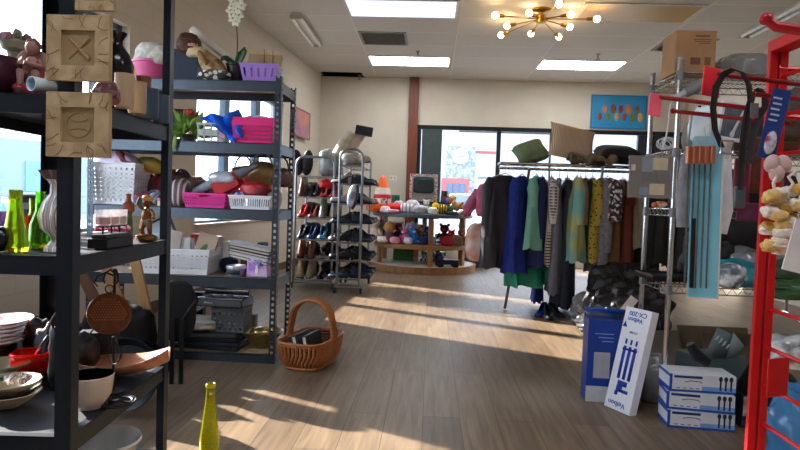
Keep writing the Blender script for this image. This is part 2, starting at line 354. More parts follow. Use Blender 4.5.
# ================================================================ OUTSIDE
ST('ground', slab((-60, -20, -.25), (60, 90, -.15)), m('#8a8b8c', .9, 0, .1, .5), smooth=False)
def outside():
    b = T('shop_building', 'pale shop building across the parking lot beyond the far window', 'building', (0, 30, -.15))
    Pt('wall', slab((-6, 0, 0), (22, 8, 5.2)), m('#b4b6b6', .8, 0, .03), b)
    Pt('speckled_panel', slab((.7, -.12, 0), (2.1, 0, 3.95)), mp('cells', '#7c888c', '#a0abaf', 9, .8), b, 'grey speckled wall panel')
    Pt('round_sign', MB().lathe([(0, 0), (.38, 0), (.38, .08), (0, .08)], n=32).rot('X', 90).xf(Matrix.Translation((1.38, -.14, 3.45))), m('#e9e9e6', .5), b, 'round white sign')
    s = MB()
    for k in range(5): s.tube([(1.16+k*.1, -.24, 3.40+.03*(k % 2)), (1.2+k*.1, -.24, 3.53), (1.24+k*.1, -.24, 3.42)], .016, 5)
    Pt('sign_script', s, m('#a8403c', .5), b, 'red script on the round sign')
    w_ = Pt('red_shopfront', slab((.5, -.22, 0), (1.85, -.12, 2.35)), m('#b05a5c', .6), b)
    Pt('shop_window', slabs([((.75+k*.32, -.26, 1.6), (1.02+k*.32, -.2, 2.1)) for k in range(3)]), m('#4a6a88', .3), w_)
    Pt('red_fascia', slab((2.1, -.1, 3.65), (3.25, 0, 3.75)), m('#a8484c', .6), b)
    Pt('red_fascia', slab((3.5, -.1, 3.1), (5.2, 0, 3.2)), m('#a8484c', .6), b)
    for z in (1.5, 2.4): Pt('grey_band', slab((2.3, -.06, z), (9, 0, z+.07)), m('#6f7476', .6), b)
    for k in range(3): Pt('window', slab((4.8+k*3, -.08, .7), (6.8+k*3, 0, 2.2)), m('#6d7b84', .2), b)
    Pt('roof', slab((-6.2, -.4, 5.2), (22.2, 8.2, 5.5)), m('#9a9894', .8), b)
    # canopy over the pavement of this shop
    S('entrance_canopy', slabs([((.5, 10.4, 2.42), (2.6, 11.9, 2.6))]), m('#33383c', .7), 'dark canopy edge hanging outside above the far window', 'canopy')
    def car(name, lab, loc, rz, col):
        c = T(name, lab, 'car', loc, rz)
        prof = [(-2.1, .35), (-2.15, .7), (-1.9, .92), (-1.1, .98), (-.55, 1.42), (.8, 1.46), (1.5, 1.0), (2.05, .9), (2.15, .6), (2.1, .35)]
        v = [(x, s_*.85*(1 if z < 1.1 else .82), z) for s_ in (-1, 1) for x, z in prof]; n = len(prof)
        Pt('body', MB().add(v, [tuple(range(n)), tuple(range(n, 2*n))[::-1]]+[(i, n+i, n+(i+1) % n, (i+1) % n) for i in range(n)]), m(col, .25, .2), c, bev=.05)
        Pt('windscreen', MB().add([(-1.08, -.7, 1.01), (-.6, -.62, 1.39), (-.6, .62, 1.39), (-1.08, .7, 1.01)], [(0, 1, 2, 3)]), m('#2a3a48', .1), c, solid=.03)
        for x in (-1.3, 1.35):
            for s_ in (-1, 1): Pt('wheel', MB().lathe([(0, -.1), (.3, -.1), (.33, 0), (.3, .1), (0, .1)], n=20).rot('X', 90).xf(Matrix.Translation((x, s_*.8, .33))), BLACK, c)
        for s_ in (-1, 1): Pt('headlight', MB().ell((-2.08, s_*.62, .72), (.08, .16, .08)), m('#e8eef2', .1), c)
    car('parked_car', 'white car parked outside, seen through the far window', (1.3, 17.5, -.15), 80, '#e4e6e8')
    car('parked_car', 'blue car parked outside, seen through the window behind the glassware shelf', (-9.5, 10, -.15), 20, '#5f8fa8')
    b = T('neighbour_building', 'pale blue building outside, seen between the green bottles and shelf above', 'building', (-22, 22, -.15), 60)
    Pt('wall', slab((-9, 0, 0), (9, 6, 3.4)), m('#8fa4ac', .8), b)
    for k in range(6): Pt('window', slab((-8+k*2.8, -.1, 1), (-6.4+k*2.8, .02, 2.4)), m('#6fa6bb', .2), b)
    rl = MB()
    for z in (.35, .95): rl.tube([(-5.2, 4, z), (-5.2, 18, z)], .03)
    for k in range(29): rl.tube([(-5.2, 4+k*.5, -.15), (-5.2, 4+k*.5, .95)], .02)
    S('railing', rl, m('#7fa3b5', .5), 'pale metal railing outside the windows of the left wall', 'railing')
outside()
# ================================================================ CEILING FIXTURES
def panel(lab, x, y, col, em, wd=1.22):
    t = T('ceiling_light', lab, 'ceiling light', (x, y, ZC-.012), 0)
    Pt('frame', slabs([((0, 0, 0), (wd, .03, .012)), ((0, .58, 0), (wd, .61, .012)), ((0, .03, 0), (.03, .58, .012)), ((wd-.03, .03, 0), (wd, .58, .012))]), m('#cfcac2', .6), t)
    Pt('diffuser', slab((.03, .03, .002), (wd-.03, .58, .01)), m(col, .4, 0, .03, 20, 0, 0, em), t)
panel('large bright panel light nearest the camera, above the shelving', -1.0, 6.27, '#c9d8ec', 1.0)
panel('bright panel light in front of the wooden column', -1.0, 8.71, '#fbfdff', 12)
panel('bright panel light above the picture of the group', 1.5, 8.71, '#fbfdff', 12)
panel('yellowed unlit panel beside the brass chandelier', 1.5, 6.27, '#b99a5a', .0)
def vent(lab, x, y):
    t = T('ceiling_vent', lab, 'vent', (x, y, ZC-.012), 0, 'ceiling vents')
    Pt('frame', slabs([((0, 0, 0), (.6, .03, .012)), ((0, .58, 0), (.6, .61, .012)), ((0, .03, 0), (.03, .58, .012)), ((.57, .03, 0), (.6, .58, .012))]), m('#8e8b86', .6), t)
    s = MB()
    for k in range(18): s.box((.3, .045+k*.03, .006), (.54, .022, .003), (25, 0, 0))
    Pt('grille', s, m('#8a8782', .6), t)
vent('grey square ceiling vent between the two central panel lights', -.98, 7.49)
vent('grey square ceiling vent above the cardboard box', 2.8, 7.49)
def tubes(lab, x, y0, y1, rz=0):
    L_ = y1-y0
    t = T('fluorescent_fixture', lab, 'ceiling light', (x, y0, ZC), rz)
    Pt('housing', MB().box((0, L_/2, -.02), (.09, L_, .04), ty=1), m('#c9c4bb', .5), t, bev=.006)
    for s_ in (-1, 1): Pt('tube', MB().tube([(s_*.05, .03, -.055), (s_*.05, L_-.03, -.055)], .019, 10), m('#e9ebea', .3), t)
    for y in (0, L_): Pt('end_cap', MB().box((0, y, -.05), (.13, .02, .04)), m('#b8b3aa', .5), t)
tubes('unlit twin tube fixture on the ceiling by the left wall', -1.6, 6.8, 8.05)
tubes('long unlit twin tube fixture above the red display rack', 3.55, 5.0, 7.2)
def sprinkler(lab, x, y):
    t = T('sprinkler_head', lab, 'sprinkler', (x, y, ZC+.003), 0)
    Pt('pipe', MB().tube([(0, 0, 0), (0, 0, -.06)], .012, 8).lathe([(.035, -.004), (.03, -.012), (0, -.012)], n=16), m('#8b8680', .4, .6), t)
    Pt('deflector', MB().lathe([(0, -.085), (.028, -.083), (.028, -.079), (0, -.079)], n=16).tube([(-.015, 0, -.06), (-.02, 0, -.07), (0, 0, -.08), (.02, 0, -.07), (.015, 0, -.06)], .003, 5), m('#6f6a64', .4, .6), t)
q = atz(418, 51, ZC); sprinkler('sprinkler head against the lit panel by the wooden column', q.x, q.y)
q = atz(598, 54, ZC); sprinkler('sprinkler head against the lit panel above the picture', q.x, q.y)
q = atz(363, 81, ZC); sprinkler('sprinkler head beside the missing ceiling tile', q.x, YF-.12)
def chandelier():
    BR = m('#a9823a', .28, 1, .08); z = 3.0
    c = atz(541, 19, 3.02)
    t = T('brass_chandelier', 'brass starburst chandelier with ten glowing bulbs on the ceiling', 'chandelier', (c.x, c.y, ZC))
    Pt('canopy', MB().lathe([(.1, 0), (.1, -.02), (.075, -.035), (0, -.035)], n=24), BR, t)
    Pt('hub', MB().lathe([(.02, -.03), (.02, -.06), (.055, -.065), (.055, -.14), (.02, -.15), (0, -.15)], n=20), BR, t)
    for i, (px, py, zz) in enumerate([(495, 15.5, 2.98), (529, 13, 3.04), (559, 4, 3.0), (571, 14.6, 3.03), (597, 19, 2.99), (569.6, 27, 2.98), (558.7, 37, 2.97), (531, 33.6, 2.97), (507, 26, 3.0), (501, 35, 2.96)]):
        p = atz(px, py, zz)-Vector((c.x, c.y, ZC)); d = (p-Vector((0, 0, -.1))).normalized(); h = Vector((0, 0, -.1))+d*.04
        a = Pt('arm', MB().tube([h, p-d*.11], .006, 8), BR, t)
        Pt('socket', MB().tube([p-d*.11, p-d*.1, p-d*.04], [.01, .02, .02], 12), BR, a)
        Pt('bulb', MB().ell(tuple(p), (.034, .034, .034), nu=16, nv=10), m('#ffd9a0', .2, 0, .01, 3, 0, 0, 24.), a)
chandelier()
panel('unseen panel light added overhead to brighten the near shelving', -1.0, .17, '#f4f6ff', 9)  # panel added out of view to lift the dark plaques and near goods
panel('unseen panel light added overhead beside the red display rack as fill', 1.5, .17, '#f4f6ff', 9)  # second added panel, also out of view, filling the foreground
# ================================================================ FURNITURE
def flange(mb, x, y, dx, dy, H, holes):
    """one leg of an angle post starting at x, y and running dx or dy"""
    th = .0025
    if not holes:
        mb.box((x+dx/2 if dx else x, y+dy/2 if dy else y, H/2), (abs(dx) or th, abs(dy) or th, H)); return
    w_ = abs(dx or dy); a = w_*.3; sx = 1 if dx > 0 else -1; sy = 1 if dy > 0 else -1
    for f_ in (a/2, w_-a/2):
        mb.box((x+sx*f_ if dx else x, y+sy*f_ if dy else y, H/2), (a if dx else th, a if dy else th, H))
    k = 0
    while k*.038 < H:
        mb.box((x+dx/2 if dx else x, y+dy/2 if dy else y, min(k*.038+.011, H-.01)), (w_*.5 if dx else th, w_*.5 if dy else th, .02)); k += 1
def steel_unit(label, loc, rz, W, D, H, zs, mt, holes=True, pw=.038, dk='#8c7a63', bh=.064):
    t = T('shelving_unit', label, 'shelving unit', loc, rz)
    for x, y, sx, sy in ((0, 0, 1, 1), (W, 0, -1, 1), (W, D, -1, -1), (0, D, 1, -1)):
        q = MB(); flange(q, x, y, sx*pw, 0, H, holes); flange(q, x, y, 0, sy*pw, H, holes); Pt('post', q, mt, t, smooth=False)
    for z in zs:
        q = MB()
        for y, s_ in ((.003, 1), (D-.003, -1)):
            q.box((W/2, y+s_*.002, z-bh/2), (W-.01, .004, bh)).box((W/2, y+s_*.012, z-.003), (W-.01, .024, .004)).box((W/2, y+s_*.010, z-bh), (W-.01, .018, .004))
        for x, s_ in ((.003, 1), (W-.003, -1)):
            q.box((x+s_*.002, D/2, z-bh/2), (.004, D-.01, bh)).box((x+s_*.012, D/2, z-.003), (.024, D-.01, .004))
        a = Pt('shelf', q, mt, t, smooth=False)
        Pt('deck_board', MB().box((W/2, D/2, z-.008), (W-.03, D-.03, .012)), m(dk, .6), a)
    return t
U2Y, U2D = 3.66, .40
U2L = on(87, U2Y, .9)[0]; U2W = on(278, U2Y, .9)[0]-U2L
Z2 = tuple(at(277, y, U2Y).z for y in (81, 143.5, 210.5, 279.5, 356))
steel_unit('blue grey steel shelving unit with baskets, doll and orchid on its top shelf', (U2L, U2Y, 0), 0, U2W, U2D, Z2[0]+.03, Z2, m('#525c66', .32, .75, .08, 30), True)
# near unit: long side along the aisle
a1 = on(72.5, 1.5, 1.0); a2 = on(171, 2.2, 1.0)
UA = math.degrees(math.atan2(a2[1]-a1[1], a2[0]-a1[0])); UL = math.hypot(a2[0]-a1[0], a2[1]-a1[1])+.0
Z1 = tuple(at(40, y, 1.5).z for y in (94, 256, 436))+(.07,)
# local x runs from the near post away along the aisle, local y into the unit (towards the wall)
steel_unit('dark blue steel shelving unit nearest the camera, holding glassware and bowls', a1[:2]+(0,), UA, UL, .46, 1.9, (1.82,)+Z1, m('#18222d', .45, .4, .1, 20), False, .04, '#24282e', .05)
UM = Matrix.Translation((a1[0], a1[1], 0)) @ Matrix.Rotation(R(UA), 4, 'Z')
def tiered_table():
    cx, cy = on(422, 9.3, .4)[0], 9.3
    t = T('tiered_display_table', 'round wooden tiered display table heaped with toys by the far window', 'display table', (cx, cy, 0))
    W_ = m('#9c7048', .45, 0, .25, 5, stretch=(3, 3, 1))
    Pt('base_rim', MB().lathe([(.80, .0), (.84, .0), (.84, .10), (.80, .10)], n=48), W_, t)
    Pt('base_deck', MB().lathe([(0, .02), (.80, .02), (.80, .098), (0, .098)], n=48), m('#d9d4ca', .6), t)
    Pt('middle_shelf', MB().lathe([(0, .34), (.72, .34), (.74, .35), (.74, .40), (.72, .41), (0, .41)], n=48), W_, t)
    Pt('table_top', MB().lathe([(0, .80), (.75, .80), (.77, .81), (.77, .85), (.75, .86), (0, .86)], n=48), m('#4b5964', .35, 0, .1), t)
    for k, a in enumerate((-79, -30, 28, 88, 150, 205)):
        x, y = .7*math.cos(R(a)), .7*math.sin(R(a))
        Pt('leg', MB().box((x, y, .45), (.075, .05, .70), (0, 0, a+90)), W_, t, bev=.005)
    for x, y in ((-.08, -.2), (.25, .25)): Pt('inner_post', MB().box((x, y, .24), (.07, .07, .33)), W_, t, bev=.005)
    return cx, cy
TX, TY = tiered_table()
def riser():
    p = on(426, 9.35, 1.0)
    t = T('riser_shelf', 'black riser shelf on the toy table under the small television', 'riser', (p[0], p[1], .861))
    Pt('top', MB().box((0, 0, .165), (.56, .3, .03)), BLACKMET, t, bev=.006)
    for x in (-.24, 0, .24):
        for y in (-.11, .11): Pt('leg', MB().tube([(x, y, 0), (x, y, .15)], .014, 8), BLACKMET, t)
    t = T('small_television', 'small box television with a pink speckled frame on the black riser', 'television', on(423, 9.3, 1.041))
    FRM = mp('cells', '#c7a9a8', '#e6d8d4', 60, .6, '#7b4f55')
    Pt('housing', MB().box((0, .15, .205), (.40, .26, .40), tx=.95), m('#a8a49f', .5), t, bev=.02)
    Pt('front_frame', slabs([((-.215, -.01, 0), (-.175, .03, .42)), ((.175, -.01, 0), (.215, .03, .42)), ((-.175, -.01, .385), (.175, .03, .42)), ((-.175, -.01, 0), (.175, .03, .015))]), FRM, t)
    Pt('screen', MB().ell((0, .012, .25), (.165, .03, .125), pw=.35), m('#2e3a3d', .12), t)
    Pt('bezel', slabs([((-.175, .0, .11), (-.16, .025, .385)), ((.16, .0, .11), (.175, .025, .385)), ((-.16, 0, .37), (.16, .025, .385)), ((-.175, 0, .015), (.175, .025, .12))]), m('#9d9791', .5), t)
    q = MB()
    for k in range(5): q.ell((.02+k*.028, -.004, .045), (.009, .006, .007))
    Pt('buttons', q, m('#2b2320', .4), t)
    for s_ in (-1, 1): Pt('foot', MB().box((s_*.13, .12, .006), (.04, .16, .012)), BLACK, t)
    S('black_canister', MB().lathe([(.0, 0), (.07, 0), (.085, .03), (.08, .2), (.06, .35), (0, .36)], n=20, sx=.8), m('#20252b', .4), 'black rounded canister beside the small television', 'canister', on(444, 9.3, .861))
riser()
# ---- rolling shoe racks
SHZ_A = (.10, .33, .56, .80, 1.04, 1.28)
def rolling_rack(label, x0, x1, y0, y1, H, zs, mt):
    t = T('rolling_shoe_rack', label, 'shoe rack', ((x0+x1)/2, y0, 0))
    w_ = (x1-x0)/2; D = y1-y0
    for y in (0, D):
        pts = [(-w_, y, .07), (-w_, y, H-.09)]+[(-w_+.09-.09*math.cos(a), y, H-.09+.09*math.sin(a)) for a in (.5, 1, PI/2)]+[(w_-.09+.09*math.cos(a), y, H-.09+.09*math.sin(a)) for a in (PI/2, 1, .5)]+[(w_, y, H-.09), (w_, y, .07)]
        Pt('end_frame', MB().tube(pts, .014, 10), mt, t)
        Pt('base_bar', MB().tube([(-w_-.03, y, .075), (w_+.03, y, .075)], .014, 8), mt, t)
        for x in (-w_-.02, w_+.02):
            Pt('caster', MB().lathe([(0, -.012), (.026, -.012), (.03, 0), (.026, .012), (0, .012)], n=16).rot('Y', 90).xf(Matrix.Translation((x, y, .031))).box((x, y, .055), (.03, .02, .03)), BLACK, t)
    for z in zs:
        q = MB()
        for k in range(5):
            x = -w_+.02+(2*w_-.04)*k/4; q.tube([(x, 0, z), (x, D, z)], .006, 6)
        for y in (0, D): q.tube([(-w_, y, z), (w_, y, z)], .008, 6)
        Pt('shelf_bars', q, mt, t)
    return t
GREY = m('#8c9196', .3, .9, .1)
RBX = (on(338.5, 6.5, .8)[0], on(361, 6.5, .8)[0])
rolling_rack('chrome rolling shoe rack crammed with black shoes, nearest the toy table', RBX[0], RBX[1], 6.5, 7.35, 1.58, (.16, .36, .56, .76, .98, 1.2, 1.4), GREY)
RAX = (on(295, 6.75, .8)[0], on(333, 6.75, .8)[0])
rolling_rack('grey shoe rack of boots and heels beside the steel shelving', RAX[0], RAX[1], 6.75, 7.35, 1.5, SHZ_A, GREY)
# ---- garment rack
RY0, RX0, RX1, RZ = 6.0, .66, 3.5, 1.40
def garment_rack():
    t = T('garment_rack', 'chrome garment rack packed with hanging clothes in front of the far window', 'clothes rack', ((RX0+RX1)/2, RY0, 0))
    h = (RX1-RX0)/2
    Pt('hanging_rail', MB().tube([(-h, 0, RZ), (h, 0, RZ)], .014, 10), CHROME, t)
    Pt('upper_rail', MB().tube([(-h, -.12, RZ+.045), (h, -.12, RZ+.045), (h, .12, RZ+.045), (-h, .12, RZ+.045)], .010, 8, closed=True), CHROME, t)
    for k in range(18): x = -h+2*h*(k+.5)/18; Pt('top_bar', MB().tube([(x, -.12, RZ+.045), (x, .12, RZ+.045)], .005, 6), CHROME, t)
    for x in (h,): Pt('upright', MB().tube([(x, 0, .09), (x, 0, RZ+.045)], .016, 10), CHROME, t)
    Pt('center_upright', MB().tube([(-.44, -.1, .02), (-.44, -.1, RZ+.04)], .014, 10), GREY, t)
    for x in (h,):
        Pt('foot_bar', MB().tube([(x, -.3, .03), (x, 0, .09), (x, .3, .03)], .016, 8), CHROME, t)
    # slanted brown leg seen under the dark coat
    Pt('slanted_leg', MB().tube([(-h+.11, -.05, .012), (-h+.30, 0, RZ)], .014, 8), m('#6d5648', .5), t)
garment_rack()
# ---- chrome wire rack
WX0, WX1, WY0, WY1 = on(672.5, 3.09, 1.0)[0], 2.5, 3.09, 3.47
WZ = (None, .66, 1.05, 1.35, 1.735)
def wire_rack():
    t = T('wire_shelving_rack', 'chrome wire shelving rack with a cardboard box on its top shelf', 'wire rack', (WX0, WY0, 0))
    W_, D = WX1-WX0, WY1-WY0
    for x in (0, W_):
        for y in (0, D):
            q = Pt('post', MB().tube([(x, y, .02), (x, y, 1.80)], .0135, 12), CHROME, t)
            Pt('foot', MB().tube([(x, y, 0), (x, y, .022)], .017, 10), BLACK, t)
            Pt('end_cap', MB().lathe([(.0145, 1.795), (.0145, 1.808), (0, 1.812)], (x, y, 0), n=12), m('#9aa0a4', .4, .5), t)
    for z in WZ[1:]:
        q = MB(); full = W_
        for y in (0, D):
            q.tube([(0, y, z), (full, y, z)], .0032, 6).tube([(0, y, z-.034), (full, y, z-.034)], .0032, 6)
            n = int(full/.026); q.tube([(i*full/n, y, z-(.034 if i % 2 else 0)) for i in range(n+1)], .0024, 4)
        for x in (0, full):
            q.tube([(x, 0, z), (x, D, z)], .0032, 6).tube([(x, 0, z-.034), (x, D, z-.034)], .0032, 6)
            n = 14; q.tube([(x, i*D/n, z-(.034 if i % 2 else 0)) for i in range(n+1)], .0024, 4)
        for k in range(int(full/.024)): q.tube([(k*.024+.012, 0, z+.003), (k*.024+.012, D, z+.003)], .0018, 4)
        for y in (D*.33, D*.66): q.tube([(0, y, z), (full, y, z)], .003, 5)
        s_ = Pt('wire_shelf', q, m('#b4b8bb', .25, .9, .05), t)
        for x in (0, full):
            for y in (0, D): Pt('shelf_clip', MB().lathe([(.0145, z-.04), (.019, z-.04), (.0165, z+.008), (.0145, z+.008)], (x, y, 0), n=12), m('#777b7d', .4, .4), s_)
wire_rack()
# ---- red display rack (only its far end stands in view)
RDX, RDY = on(768, 1.6, 1.0)[0], 1.6
def red_rack():
    t = T('red_display_rack', 'red metal display rack with ladder rods and hook arms nearest the camera', 'display rack', (RDX, RDY, 0))
    for y in (0, -1.0):
        for x in (-.0145, .0125): Pt('post', MB().box((x, y, .73), (.020, .014, 1.46)), REDMET, t, bev=.002)
        Pt('post_web', MB().box((0, y, .73), (.01, .006, 1.46)), m('#8d0f1d', .4), t)
    Pt('top_beam', MB().box((0, -.49, 1.475), (.048, 1.0, .03)), REDMET, t, bev=.003)
    Pt('base_beam', MB().box((0, -.49, .02), (.048, 1.0, .04)), REDMET, t, bev=.003)
    for k in range(13):
        z = .2+k*.1
        if z > .85 and z < 1.15: continue
        Pt('rod', MB().tube([(.012, -.005, z), (.012, -.98, z)], .0055, 8), REDMET, t)
    for (a, b) in ((at(718, 74, 1.50), at(812, 86, 1.58)), (at(658, 97, 1.72), at(790, 113, 1.62)), (at(673, 111, 1.74), at(790, 124, 1.62)), (at(752, 94, 1.5), at(812, 100, 1.6))):
        a -= Vector((RDX, RDY, 0)); b -= Vector((RDX, RDY, 0))
        Pt('hook_arm', MB().tube([a, a*.9+b*.1, b], .0058, 8).ell(tuple(a), (.008, .008, .008)), m('#8d0f1d', .32, .2, .06), t)
    a, b, c = at(766, 19, 1.15), at(776, 27, 1.15), at(830, 34, 1.12)
    o = Vector((RDX, RDY, 0))
    Pt('hook_arm', MB().tube([a-o, b-o, c-o], .009, 10).ell(tuple(a-o), (.0115, .0115, .0115)), m('#a51222', .32, .1, .06), t)
    Pt('cross_bar', MB().tube([(.0, 0, 1.42), (.55, .02, 1.40)], .008, 8).tube([(.0, 0, 1.30), (.55, .02, 1.27)], .008, 8), REDMET, t)
    for (px, py, Y, hh, ww, cl) in ((711.5, 82, 1.49, .07, .056, '#e5303c'), (655, 105, 1.71, .062, .044, '#f06a80')):
        p = at(px, py, Y)-o
        Pt('price_tag_plate', MB().box(p, (ww, .004, hh), (0, 4, 24)), m(cl, .35), t, 'rosy red plate at the tip of a hook arm', bev=.0015)
    p = at(769, 375, 1.5)-o
    Pt('label_plate', MB().box(p+Vector((.004, -.02, 0)), (.068, .006, .095)).rot('Z', 22, p), REDMET, t, bev=.003)
red_rack()
# ================================================================ GOODS: BUILDERS
def basket(name, label, cat, loc, rz, W, D, H, col, tp=.86, n=12, mid=1, rib=.55, band=(.16, .84), rx=0, group=None, rough=.35, thick=.003, slot=False):
    t = T(name, label, cat, loc, rz, group, rx)
    mt = m(col, rough, 0, .03); q = MB()
    def P(u, side, v):
        k = tp+(1-tp)*v; w_, d = W/2*k, D/2*k
        a, b = [((-w_, -d), (w_, -d)), ((w_, -d), (w_, d)), ((w_, d), (-w_, d)), ((-w_, d), (-w_, -d))][side]
        return (a[0]+(b[0]-a[0])*u, a[1]+(b[1]-a[1])*u, v*H)
    def quad(s_, u0, u1, v0, v1): q.add([P(u0, s_, v0), P(u1, s_, v0), P(u1, s_, v1), P(u0, s_, v1)], [(0, 1, 2, 3)])
    for s_ in range(4):
        nn = n if s_ % 2 == 0 else max(4, int(n*D/W))
        quad(s_, 0, 1, 0, band[0])
        if slot and s_ % 2 == 0:
            quad(s_, 0, .36, band[1], 1); quad(s_, .64, 1, band[1], 1); quad(s_, .36, .64, .93, 1)
            for (u0, u1) in ((.36, .38), (.62, .64)): quad(s_, u0, u1, band[1], .93)
        else: quad(s_, 0, 1, band[1], 1)
        for k in range(nn+1):
            u = k/nn; h = rib/nn/2; quad(s_, max(0, u-h), min(1, u+h), band[0], band[1])
        for j in range(mid):
            v = band[0]+(band[1]-band[0])*(j+1)/(mid+1); dv = (band[1]-band[0])*(1-rib)/(mid+1)/2+.02
            quad(s_, 0, 1, v-dv, v+dv)
    q.add([P(0, 0, .01), P(1, 0, .01), P(1, 1, .01), P(0, 3, .01)], [(0, 1, 2, 3)])
    Pt('body', q, mt, t, solid=thick, smooth=False)
    Pt('rim', MB().tube([(-W/2, -D/2, H), (W/2, -D/2, H), (W/2, D/2, H), (-W/2, D/2, H)], .006, 8, closed=True), mt, t)
    return t
def plush(name, label, loc, rz, s, c1, c2=None, lie=0, ears='round', group='soft toys on the round table', cat='soft toy', face='#1a1210', snout=True):
    """seated soft toy about s tall"""
    t = T(name, label, cat, loc, rz, group, lie); f = m(c1, .95, 0, .18, 40/s*.2, .6); g = m(c2 or c1, .95, 0, .15, 40)
    Pt('torso', MB().ell((0, 0, .27*s), (.21*s, .18*s, .27*s), nz=.04), f, t)
    h = Pt('head', MB().ell((0, -.02*s, .68*s), (.21*s, .19*s, .19*s), nz=.03, seed=2), f, t)
    if snout: Pt('muzzle', MB().ell((0, -.19*s, .64*s), (.09*s, .07*s, .065*s)), g, h)
    for x in (-1, 1):
        Pt('eye', MB().ell((x*.08*s, -.185*s, .72*s), (.02*s,)*3, nu=8, nv=6), m(face, .2), h)
        if ears == 'round': Pt('ear', MB().ell((x*.17*s, 0, .85*s), (.075*s, .04*s, .075*s)), g, h)
        elif ears == 'long': Pt('ear', MB().ell((x*.12*s, .02*s, .98*s), (.05*s, .03*s, .17*s), (0, x*14, 0)), g, h)
        Pt('arm', MB().ell((x*.25*s, -.07*s, .36*s), (.07*s, .08*s, .17*s), (25, x*-30, 0)), f, t)
        l = Pt('leg', MB().ell((x*.15*s, -.24*s, .09*s), (.085*s, .2*s, .085*s), (0, 0, x*18)), f, t)
        Pt('paw_pad', MB().ell((x*.2*s, -.42*s, .10*s), (.06*s, .02*s, .07*s)), g, l)
    return t
def lump(name, label, cat, loc, r, mat, seed=0, amp=.25, rz=0, group=None, pw=.8, z=.92, kind=None):
    return S(name, MB().crumple((0, 0, r[2]*z), r, seed, amp, pw=pw), mat, label, cat, loc, rz, group, kind=kind, ang=70)
def carton(name, label, cat, loc, rz, W, D, H, mat, rx=0, ry=0, group=None, bev=.002, kids=()):
    t = T(name, label, cat, loc, rz, group, rx, ry)
    Pt('body', MB().box((0, 0, H/2), (W, D, H)), mat, t, bev=bev, smooth=False)
    for nm, c, d, mt in kids: Pt(nm, MB().box(c, d), mt, t, smooth=False)
    return t
def book(label, loc, rz, W, H, D, col, rx=0, ry=0, group=None, name='book', cat='book'):
    """lying with its cover up: W wide, D thick, H long"""
    t = T(name, label, cat, loc, rz, group, rx, ry)
    Pt('cover', slabs([((-W/2, -H/2, 0), (W/2, H/2, .003)), ((-W/2, -H/2, D-.003), (W/2, H/2, D)), ((-W/2, -H/2, 0), (-W/2+.004, H/2, D))]), m(col, .5, 0, .2, 25), t)
    Pt('pages', slab((-W/2+.004, -H/2+.004, .003), (W/2-.005, H/2-.004, D-.003)), m('#d8d2c4', .8, 0, .08, 2, stretch=(1, 1, 900)), t)
    return t
def turned(name, label, cat, prof, mat, loc, n=28, group=None, sx=1, sy=1, wave=0, wn=8, solid=0, rz=0, rx=0):
    return S(name, MB().lathe(prof, n=n, sx=sx, sy=sy, wave=wave, wn=wn), mat, label, cat, loc, rz, group, rx, solid=solid)
def pic(name, label, cat, loc, rz, W, H, frame, art, rx=0, ry=0, fw=.015, group=None):
    t = T(name, label, cat, loc, rz, group, rx, ry)
    Pt('frame', slabs([((-W/2, -.008, 0), (-W/2+fw, .01, H)), ((W/2-fw, -.008, 0), (W/2, .01, H)), ((-W/2+fw, -.008, 0), (W/2-fw, .01, fw)), ((-W/2+fw, -.008, H-fw), (W/2-fw, .01, H))]), frame, t)
    Pt('picture', slab((-W/2+fw, -.001, fw), (W/2-fw, .009, H-fw)), art, t); return t
